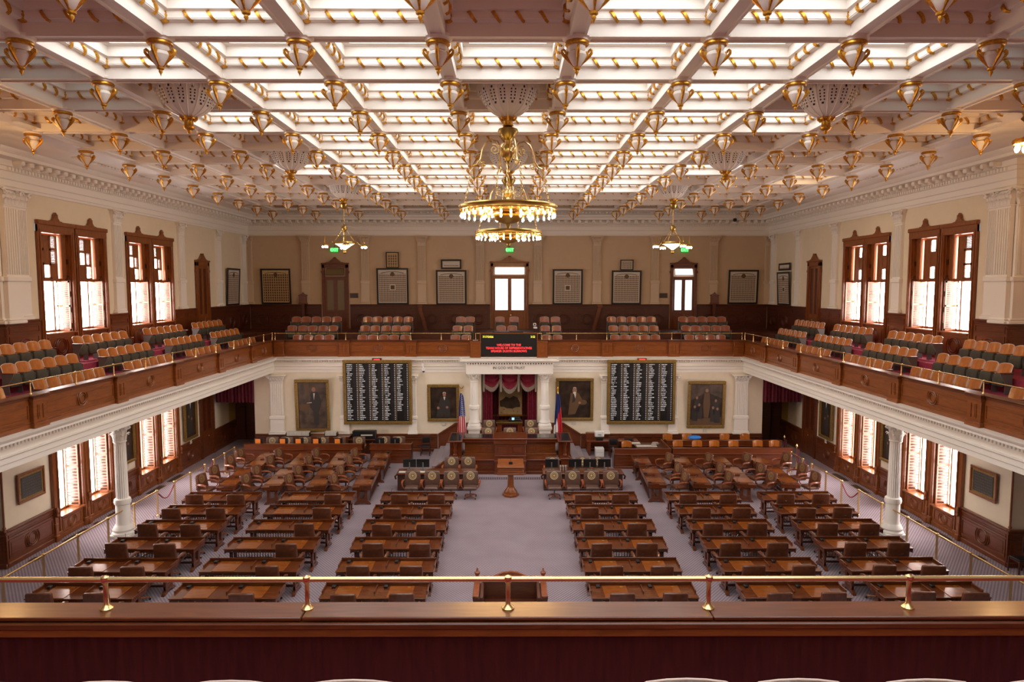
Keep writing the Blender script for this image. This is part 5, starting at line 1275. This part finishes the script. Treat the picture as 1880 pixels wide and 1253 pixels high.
def flag(x,mk,label,ball):
    r=empty('flag',(x,YS-.95,.64),label=label,cat='flag')
    p=MB().m('brassdk').tube([(0,0,.05),(0,0,2.72)],.02,6).lathe([(.16,0),(.16,.03),(.05,.08),(.03,.12)],14); p.build('pole',r)
    b=MB().m('gold'); b.tube([(-.12,0,2.98),(-.06,0,2.88),(0,0,2.84),(.06,0,2.88),(.12,0,2.98)],[.01,.03,.04,.03,.01],5) if ball=='eagle' else b.lathe([(0,-.07),(.05,-.04),(.06,0),(.03,.06),(0,.12)],10,(0,0,2.84)); b.lathe([(.02,2.70),(.04,2.74),(.02,2.80)],8); b.build('finial',r)
    V=[];F=[];UV=[];n=40;nz=16
    for j in range(nz+1):
        v=j/nz; z=2.62-2.35*v
        hw=.06+.18*v**.7
        for i in range(n+1):
            u=i/n; ph=u*2*PI*3.2
            V.append((-hw+2*hw*u+.03*math.sin(ph*1.3+v*2),-.03-.05*v*math.sin(ph)-.03*math.sin(ph*2+v*3),z-.10*u*(1-v)+.06*math.sin(ph)*v)); UV.append((u,1-v))
    for j in range(nz):
        for i in range(n): F.append((j*(n+1)+i,j*(n+1)+i+1,(j+1)*(n+1)+i+1,(j+1)*(n+1)+i))
    me=bpy.data.meshes.new('cloth'); me.from_pydata(V,[],F); me.materials.append(M_[mk]); ul=me.uv_layers.new()
    for l in me.loops: ul.data[l.index].uv=UV[l.vertex_index]
    me.polygons.foreach_set('use_smooth',[True]*len(F))
    o=bpy.data.objects.new('cloth',me); col.objects.link(o); o.parent=r
    q=MB().m('gold').tube([V[nz*(n+1)+i] for i in range(n+1)],.014,4); q.build('gold_fringe',r)
    return r
flag(-2.42,'usflag','starred blue flag with red and white stripes hanging furled left of the alcove','eagle')
flag(2.50,'txflag','flag with blue, white and red fields hanging furled right of the alcove','ball')

# message board
r=empty('message_board',(.0,YPF-.18,0),label='black electronic message board with red and yellow lettering in the far gallery front',cat='sign')
MB().m('blackwood').box(-1.47,1.47,-.10,.12,5.10,6.26,.015).build('housing',r)
MB().m('screen').box(-1.41,1.41,-.115,-.10,5.16,6.20).build('display',r)
b=MB().m('par'); b.box(-1.5,1.5,-.12,.12,6.24,6.29,.01).box(-1.5,-1.45,-.13,.12,5.10,6.26,.008).box(1.45,1.5,-.13,.12,5.10,6.26,.008); b.build('wood_edge',r)
for t,s_,x,z,k,al in (('WELCOME TO THE',.158,.0,5.655,'ledr','CENTER'),('TEXAS HOUSE OF REPRESENTATIVES',.158,.0,5.495,'ledr','CENTER'),('SPEAKER DUSTIN BURROWS',.158,.0,5.335,'ledr','CENTER'),('7/17/2026',.15,-1.36,6.08,'ledy','LEFT'),('3:52',.15,1.36,6.08,'ledy','RIGHT')):
    text(None,t,s_,(x,-.118,z),k,r,sxy=.92,align=al)
e=empty('folded_cloth',(-.1,YPF+.1,6.24),label='dark laptop and blue folded cloth lying on top of the message board',cat='laptop'); MB().m('black').box(-.75,.35,-.12,.12,.05,.10,.02).build('laptop',e); MB().m('coat').rbox((.5,0,.09),.75,.3,.1,.04,2).build('blue_cloth',e)
e=empty('paper_bowl',(-1.73,YPF-.15,5.86),label='small white dish on the pier left of the message board',cat='dish'); MB().m('white').lathe([(.05,0),(.15,.03),(.16,.045),(.05,.02)],14).build('dish',e)
e=empty('camera_tripod',(1.38,36.4,5.2),label='white camera on a black tripod in the far gallery beside the message board',cat='camera')
MB().m('white').rbox((0,0,1.45),.16,.2,.16,.05,2).rbox((.03,-.02,1.28),.2,.2,.10,.03,2).build('camera_head',e); MB().m('black').lathe([(0,-.01),(.05,-.01),(.05,.01)],12,(.0,0,0)).tube([(0,0,1.22),(-.2,-.1,0)],.014,5).tube([(0,0,1.22),(.2,-.1,0)],.014,5).tube([(0,0,1.22),(0,.2,0)],.014,5).build('tripod',e); MB().m('black').tube([(0,-.10,1.46),(0,-.12,1.46)],.045,12).build('lens',e)
# voting boards
def board(cx,cz,label,seed):
    r=empty('voting_board',(cx,YS-.05,cz),label=label,cat='board'); w,h=3.56,3.40
    T=Matrix.Rotation(R(1.2),4,'X'); r.rotation_euler=(R(1.2),0,0)
    f=MB().m('goldframe'); fb=.15
    for a in ((-w/2,w/2,h/2-.17,h/2),(-w/2,w/2,-h/2,-h/2+.17),(-w/2,-w/2+fb,-h/2+.17,h/2-.17),(w/2-fb,w/2,-h/2+.17,h/2-.17)): f.box(a[0],a[1],-.26,-.02,a[2],a[3],.02)
    f.build('frame',r); MB().m('screen').box(-w/2+fb,w/2-fb,-.20,-.02,-h/2+.17,h/2-.17).build('panel',r)
    iw=w-2*fb; ih=h-.34; d=MB().m('goldframe')
    for k in range(1,5): d.box(-iw/2+iw*k/5-.012,-iw/2+iw*k/5+.012,-.215,-.20,-ih/2,ih/2)
    d.build('dividers',r)
    l=MB().m('letter'); g=MB().m('ledy'); rn=random.Random(seed); rowsn=31
    for c_ in range(5):
        for q in range(rowsn):
            x0=-iw/2+iw*c_/5+.05; z=ih/2-.06-q*(ih-.08)/rowsn-.02
            if not (c_==4 and q>25):
                ln=rn.choice((.14,.18,.20,.24,.26,.30)); x=x0
                if c_==0 and q==0: ln=.30
                while x<x0+ln:
                    lw_=.022; 
                    if rn.random()>.06: l.box(x,x+lw_,-.207,-.20,z-.021,z+.021) if rn.random()>.4 else (l.box(x,x+.008,-.207,-.20,z-.021,z+.021),l.box(x,x+lw_,-.207,-.20,z+.010,z+.021))
                    x+=.030
            xe=-iw/2+iw*(c_+1)/5-.09; l.box(xe,xe+.035,-.207,-.20,z-.018,z+.018)
            g.m('lettergrey').box(xe-.17,xe-.13,-.206,-.20,z-.008,z+.008).box(xe-.09,xe-.05,-.206,-.20,z-.008,z+.008)
    l.build('name_lettering',r); g.build('vote_marks',r)
    t=MB().m('blackwood' if cx<0 else 'par'); t.box(-.24,.24,-.24,-.06,h/2,h/2+.09,.01); t.m('ledr').box(-.16,.16,-.25,-.24,h/2-.0,h/2+.05); t.build('status_light',r)
    return r
board(-6.84,3.19,'large black voting board with columns of white names, left of the rostrum',1)
board(6.91,3.19,'large black voting board with columns of white names, right of the rostrum',2)
e=empty('security_camera',(-4.45,YS-.05,4.45),label='white dome security camera on the wall right of the left voting board',cat='camera')
MB().m('white').box(-.10,.02,-.08,.0,-.02,.22,.02).tube([(-.05,-.05,.1),(.0,-.22,.12),(.02,-.24,.0)],.03,6).lathe([(.03,.04),(.09,.02),(.10,-.06),(.08,-.12)],14,(.02,-.24,-.02)).build('mount',e); MB().m('black').lathe([(.07,-.12),(.06,-.17),(.02,-.2),(0,-.2)],12,(.02,-.24,-.02)).build('lens_dome',e)
e=empty('security_camera',(13.25,40.3,12.9),label='round black security camera hanging below the ceiling near the far right corner',cat='camera'); MB().m('white').tube([(0,0,.1),(0,0,-.25)],.03,8).build('mount',e); MB().m('black').lathe([(0,-.12),(.09,-.08),(.12,0),(.09,.08),(0,.12)],14,(0,0,-.33)).build('lens_dome',e)

# benches of the press and clerks
def bench(xa,xb,y,d,h,label,back=None):
    w=xb-xa; r=empty('bench_counter',((xa+xb)/2,y,0),label=label,cat='counter')
    b=MB().m('bench'); b.box(-w/2+.03,w/2-.03,0,.06,0,h-.2); b.box(-w/2,w/2,-.02,.08,0,.12,.01); b.box(-w/2-.02,w/2+.02,-.06,.10,h-.30,h-.26,.01); b.box(-w/2,w/2,-.02,.06,h-.26,h-.02)
    for i in range(3): b.box(-w/2+.03,w/2-.03,-.015,.0,.18+i*.16,.20+i*.16)
    b.build('front_panel',r); MB().m('lid' if False else 'bench').box(-w/2-.03,w/2+.03,-.05,.12,h-.03,h,.012).build('top_rail',r)
    b=MB().m('desk_dk'); b.box(-w/2,w/2,.08,d,h-.24,h-.20); 
    for s2 in (-1,1): b.box(*sorted((s2*(w/2-.04),s2*w/2)),.06,d,0,h-.04)
    b.build('writing_shelf',r); return r
bench(-13.0,-7.23,32.97,.6,.97,'long wooden counter with orange papers on the monitors behind it, far left of the floor')
bench(-6.83,-4.80,32.97,.6,.97,'short wooden counter left of the rostrum stair')
bench(5.02,7.68,31.88,.6,.98,'short wooden counter right of the rostrum stair, papers behind it')
bench(7.84,13.58,32.0,.5,.98,'long front wooden counter with a row of orange chair backs, far right of the floor')
bench(7.9,13.7,33.6,.5,.99,'long rear wooden counter below the crowd painting, far right of the floor')
b=MB().m('bench').box(7.66,7.74,31.9,33.9,.0,.98,.01); o=b.build('counter_return'); tag(o,'low wooden return panel at the end of the short right counter','panel')
MS=Proto(monitor(.46,.30))
for k,x in enumerate((-12.42,-11.2,-10.42,-9.55,-8.48)):
    MS.put((x,33.35,.78),0,'small monitor with an orange sheet on its back, %s from left, far left counter'%ordn(k),'monitors with orange sheets')
    e=empty('orange_sheet',(x-.03,33.30,1.02),label='orange paper sheet stuck on the %s monitor from the left, far left counter'%ordn(k),cat='paper',group='orange sheets'); MB().m('orange').box(-.13,.13,-.005,.0,-.10,.12).build('paper',e)
for k,x in enumerate((-6.42,-5.65)): MS.put((x,33.35,.78),0,'small black monitor, %s one on the short left counter'%('left','right')[k],'monitors on the short left counter')
for k,x in enumerate((-12.0,-11.25,-10.35,-9.45,-8.6,-7.6)): CF.put((x,33.85,0),PI,'taupe seal armchair behind the far left counter, %s from the left'%ordn(k),'seal armchairs behind the far left counter')
for k,x in enumerate((-6.35,-5.6)): CF.put((x,33.95,0),PI,'taupe seal armchair behind the short left counter, %s one'%('left','right')[k],'seal armchairs behind the short left counter')
def wchair():
    r=empty('wooden_chair',label='x',cat='chair')
    b=MB(); V=[];F=[]
    for j in range(4):
        for i in range(9):
            u=-1+2*i/8; z=.78+.30*j/3-(.06*abs(u)**3 if j==3 else 0); V.append((u*.25,-.20+.07*u*u-.03*j/3,z))
    for j in range(3):
        for i in range(8): F.append((j*9+i,j*9+i+1,(j+1)*9+i+1,(j+1)*9+i))
    b.m('seatw').add(V,F); V2=[(x,y-.02,z) for x,y,z in V]; b.add(V2,F); b.m('seatw').tube([(V[27+i][0],V[27+i][1]-.01,V[27+i][2]) for i in range(9)],.02,5); b.build('backrest',r)
    MB().m('armw').rbox((0,0,.46),.44,.42,.05,.02,2).build('seat',r)
    for sx in (-1,1):
        for sy in (-1,1): MB().m('armw').tube([(sx*.19,sy*.17,.45),(sx*.21,sy*.20,0)],.02,6).build('leg',r)
        MB().m('armw').tube([(sx*.19,-.19,.45),(sx*.2,-.2,.8)],.016,5).build('back_post',r)
    return r
WC=Proto(wchair())
for k,x in enumerate((8.35,9.3,10.15,11.1,12.3,13.12)): WC.put((x,32.95,-.0),PI,'orange wooden chair back showing above the front right counter, %s from the left'%ordn(k),'chairs behind the front right counter')
for k,x in enumerate((8.2,9.2,11.15,12.2)): WC.put((x,34.5,0),PI,'orange wooden chair back showing above the rear right counter, %s from the left'%ordn(k),'chairs behind the rear right counter')
WC.put((5.8,32.85,0),PI,'orange wooden chair behind the short right counter','chairs behind the short right counter')
e=empty('blue_bag',(9.35,33.7,.99),label='bright blue cloth heap lying on the rear right counter',cat='bag'); MB().m('blue').rbox((0,.1,.10),.62,.3,.2,.08,2,lambda x,y,z:(x+z*.3,y,z*(1-.4*(x/.3)**2))).build('cloth',e)
def dchair():
    r=empty('side_chair',label='x',cat='chair')
    b=MB().m('wainsdk')
    for sx in (-1,1): b.box(sx*.22-.02,sx*.22+.02,-.24,-.20,0,1.05,.006); b.box(sx*.22-.02,sx*.22+.02,.18,.22,0,.46,.006)
    b.box(-.22,.22,-.24,-.2,.9,1.02,.006).box(-.22,.22,-.23,-.2,.5,.56,.005).box(-.22,.22,-.22,.2,.40,.45,.005).box(-.2,.2,-.23,-.21,.2,.24); b.build('frame',r); MB().m('black').rbox((0,-.21,.75),.38,.05,.30,.02,2).build('back_pad',r); MB().m('black').rbox((0,0,.47),.42,.42,.06,.025,2).build('seat',r); return r
SD=Proto(dchair())
SD.put((-4.30,34.6,0),PI,'dark wooden chair with a black back pad against the wall left of the rostrum stair'); SD.put((15.5,19.95,0),PI/2,'wooden chair with a black seat at the right edge of the picture')
SD.put((5.35,34.1,0),PI,'brown chair between the printer desk and the short right counter')
SD.put((6.15,34.1,0),PI,'brown chair beside the one near the printer desk')
def binders(x,y,z,n,label):
    e=empty('binder_rack',(x,y,z),label=label,cat='binders'); w=n*.065+.06
    MB().m('black').box(-w/2,w/2,-.14,.14,0,.03).box(-w/2,-w/2+.02,-.14,.14,0,.2).box(w/2-.02,w/2,-.14,.14,0,.2).build('tray',e)
    for i in range(n): MB().m('paper').box(-w/2+.03+i*.065,-w/2+.085+i*.065,-.12,.12,.03,.25,.006).build('binder',e)
e=empty('book_shelf',(-9.9,35.02,0),label='low wooden shelf against the wall below the standing-figure painting',cat='shelf'); MB().m('bench').box(-1.75,1.65,-.28,.28,.86,.92,.01).box(-1.7,1.6,-.25,.27,0,.86,.01).build('body',e)
binders(-10.95,34.98,.92,18,'long row of pale binders on the shelf below the standing-figure painting'); binders(-9.25,34.98,.92,9,'short row of pale binders right of the long row')
e=empty('printer_stand',(-7.55,34.9,0),label='dark desk with black trays and papers between the two left counters',cat='desk'); MB().m('wainsdk').box(-.75,.75,-.25,.3,.74,.80,.01).box(-.7,.7,-.1,.28,0,.74,.01).build('desk',e); MB().m('black').box(-.55,.65,-.15,.2,.8,1.22,.02).build('tray_stack',e); MB().m('paper').box(-.1,.5,-.2,-.15,.98,1.04).build('papers',e)
e=empty('printer_desk',(4.75,34.7,0),label='wooden desk holding a white printer right of the rostrum',cat='desk'); MB().m('bench').box(-.75,1.9,-.35,.35,.72,.78,.01).box(-.7,-.55,-.3,.3,0,.72).box(1.75,1.88,-.3,.3,0,.72).box(-.75,-.3,.0,.3,.78,1.12,.01).build('desk',e)
e=empty('printer',(4.67,34.65,.78),label='white printer with a black base standing on the desk right of the rostrum',cat='printer'); MB().m('black').box(-.18,.18,-.18,.18,0,.16,.02).build('base',e); MB().m('white').box(-.24,.24,-.12,.18,.16,.46,.03).build('body',e); MB().m('slate').lathe([(.0,-.005),(.11,0),(.0,.005)],12,(0,-.125,.30)).build('emblem',e)
e=empty('drawer_cabinet',(4.62,34.2,0),label='small white drawer cabinet on the floor below the printer desk',cat='cabinet'); MB().m('white').box(-.22,.22,-.2,.2,0,.48,.01).build('body',e); MB().m('white').box(-.19,.19,-.215,-.2,.05,.22,.008).box(-.19,.19,-.215,-.2,.26,.43,.008).build('drawers',e)
e=empty('paper_stack',(7.05,33.2,.80),label='white papers and a grey phone spread behind the short right counter',cat='papers'); MB().m('paper').box(-.75,.25,-.25,.05,0,.04,.005).box(-.9,-.45,.35,.65,0,.05,.005).build('sheets',e); MB().m('fringe').box(.1,.4,.1,.3,0,.14,.03).box(.0,.25,-.15,.05,0,.12,.03).build('phone',e)
e=empty('counter_shelf',(6.95,33.15,0),label='dark writing table joined behind the short right counter',cat='table'); MB().m('wainsdk').box(-.7,.7,-.4,.75,.76,.80,.005).box(.6,.68,-.4,.75,0,.76).build('body',e)

# floor rails and ropes
def frail(sg,x0,y0,x1,y1,n,label):
    L=math.hypot(x1-x0,y1-y0); rail((sg*x0,y0),(sg*x1,y1),[L*i/(n-1) for i in range(n)],0,.95,label,name='floor_railing',rr=.028,pr=.036,knob=.052,group='brass railings along the side aisles')
for sg in (-1,1):
    frail(sg,13.5,14.5,13.32,25.3,8,'long brass railing along the %s side aisle beside the desk rows'%SIDE[sg])
    frail(sg,13.25,26.5,13.2,29.1,3,'middle brass railing of the %s side aisle between two gaps'%SIDE[sg])
    frail(sg,13.2,30.0,13.2,32.3 if sg<0 else 31.3,3 if sg<0 else 2,'farthest short brass railing of the %s side aisle'%SIDE[sg])
    for ya,yb,n in ((25.3,26.5,'nearer'),(29.1,30.0,'farther')):
        P=[(sg*13.27,ya+(yb-ya)*t,.85-.42*math.sin(PI*t)*.8) for t in [i/10 for i in range(11)]]
        o=MB().m('crimson').tube(P,.022,6).build('velvet_rope'); tag(o,'dark red velvet rope sagging across the %s gap of the %s aisle railing'%(n,SIDE[sg]),'rope','velvet ropes')
for x,y,n in ((13.75,31.95,'end of the front right counter'),(13.95,33.9,'end of the rear right counter')):
    e=empty('rope_stanchion',(x,y,0),label='brass stanchion at the %s'%n,cat='stanchion'); MB().m('brass').lathe([(.13,0),(.13,.02),(.03,.06),(.025,1.0),(.05,1.04),(.055,1.1),(.03,1.15),(.0,1.19)],14).build('post',e); MB().m('maroon').tube([(0,-.06,.98),(-.03,-.1,.6),(0,-.12,.3),(.06,-.1,.35),(.07,-.06,.95)],.022,6).build('rope',e)
# floor grilles
for sg in (-1,1):
    for k,(y,l) in enumerate(((21.15,.35),(23.3,1.3),(24.5,.3),(25.8,1.1),(28.6,1.2),(30.4,1.2))):
        m=MB().m('dark').box(-.13,.13,-l/2,l/2,0,.006); m.m('brassdk').box(-.14,-.13,-l/2,l/2,0,.01).box(.13,.14,-l/2,l/2,0,.01)
        for i in range(int(l/.04)): m.m('brassdk').box(-.13,.13,-l/2+i*.04,-l/2+i*.04+.008,.004,.009)
        o=m.build('floor_grille',None,(sg*15.1,y,0)); tag(o,'dark floor grille beside the %s window wall, %s from the camera'%(SIDE[sg],ordn(k)),'grille','floor grilles')
# corridor curtains
for sg in (-1,1):
    m=MB().m('maroon'); drape(m,*sorted((sg*13.35,sg*15.35)),YS-.05,2.62,4.25,11,.05); o=m.build('valance_curtain'); tag(o,'dark maroon pleated valance over the %s corridor opening'%SIDE[sg],'curtain')
# things close below the front ledge
r=empty('reading_desk',(.05,16.4,0),label='dark carved wooden desk with an arched crest seen from behind at the bottom centre',cat='desk')
b=MB().m('wainsdk'); b.box(-.72,.72,-.25,.45,0,.72,.01); b.box(-.74,-.66,-.45,.5,.6,1.16,.01); b.box(.66,.74,-.45,.5,.6,1.16,.01); b.box(-.7,.7,.42,.5,.6,1.30,.01)
for s2 in (-1,1): b.prism([(s2*.74,1.1),(s2*.92,1.16),(s2*.90,1.02),(s2*.78,.92),(s2*.74,.7)],-.42,.5)
b.build('body',r)
b=MB().m('armw'); b.prism([(-.42,1.30),(-.2,1.40),(0,1.43),(.2,1.40),(.42,1.30)],.42,.5)
for s2 in (-1,1): b.lathe([(.05,1.2),(.03,1.3),(.07,1.38),(.075,1.42),(.03,1.46),(.02,1.52)],8,(s2*.84,.44,0)).box(s2*.84-.07,s2*.84+.07,-.4,.5,1.12,1.18,.01)
b.build('crest_and_finials',r)
MB().m('parch').box(-.64,.64,-.3,.1,.72,.75).build('patterned_shelf',r)
b=MB().m('brass'); [b.box(s2*.48-.03,s2*.48+.03,-.34,-.28,.68,.92,.01) for s2 in (-1,1)]; b.build('brass_brackets',r)
o=MB().m('black').box(-.2,.2,-.2,.2,0,.012,.004).build('floor_plate',None,(.04,19.85,0)); tag(o,'black square plate on the carpet in front of the bottom centre desk','floor plate')
for sg,x0,x1 in ((-1,-5.2,-3.25),(1,3.86,5.35)):
    e=empty('high_table',((x0+x1)/2,14.75,0),label='brown table top with a pale paper just above the ledge, %s of centre'%SIDE[sg],cat='table'); w=(x1-x0)/2
    MB().m('lid').box(-w,w,-.35,.35,1.27,1.31,.008).build('tabletop',e); b=MB().m('desk_dk'); b.box(-w+.08,w-.08,-.3,.3,.0,1.27,.01); b.build('cabinet',e)
    MB().m('paper').box(*sorted((-sg*(w-.03),-sg*(w-.32))),-.25,.3,1.31,1.315).build('paper',e)
# open side rooms get closed off behind the camera
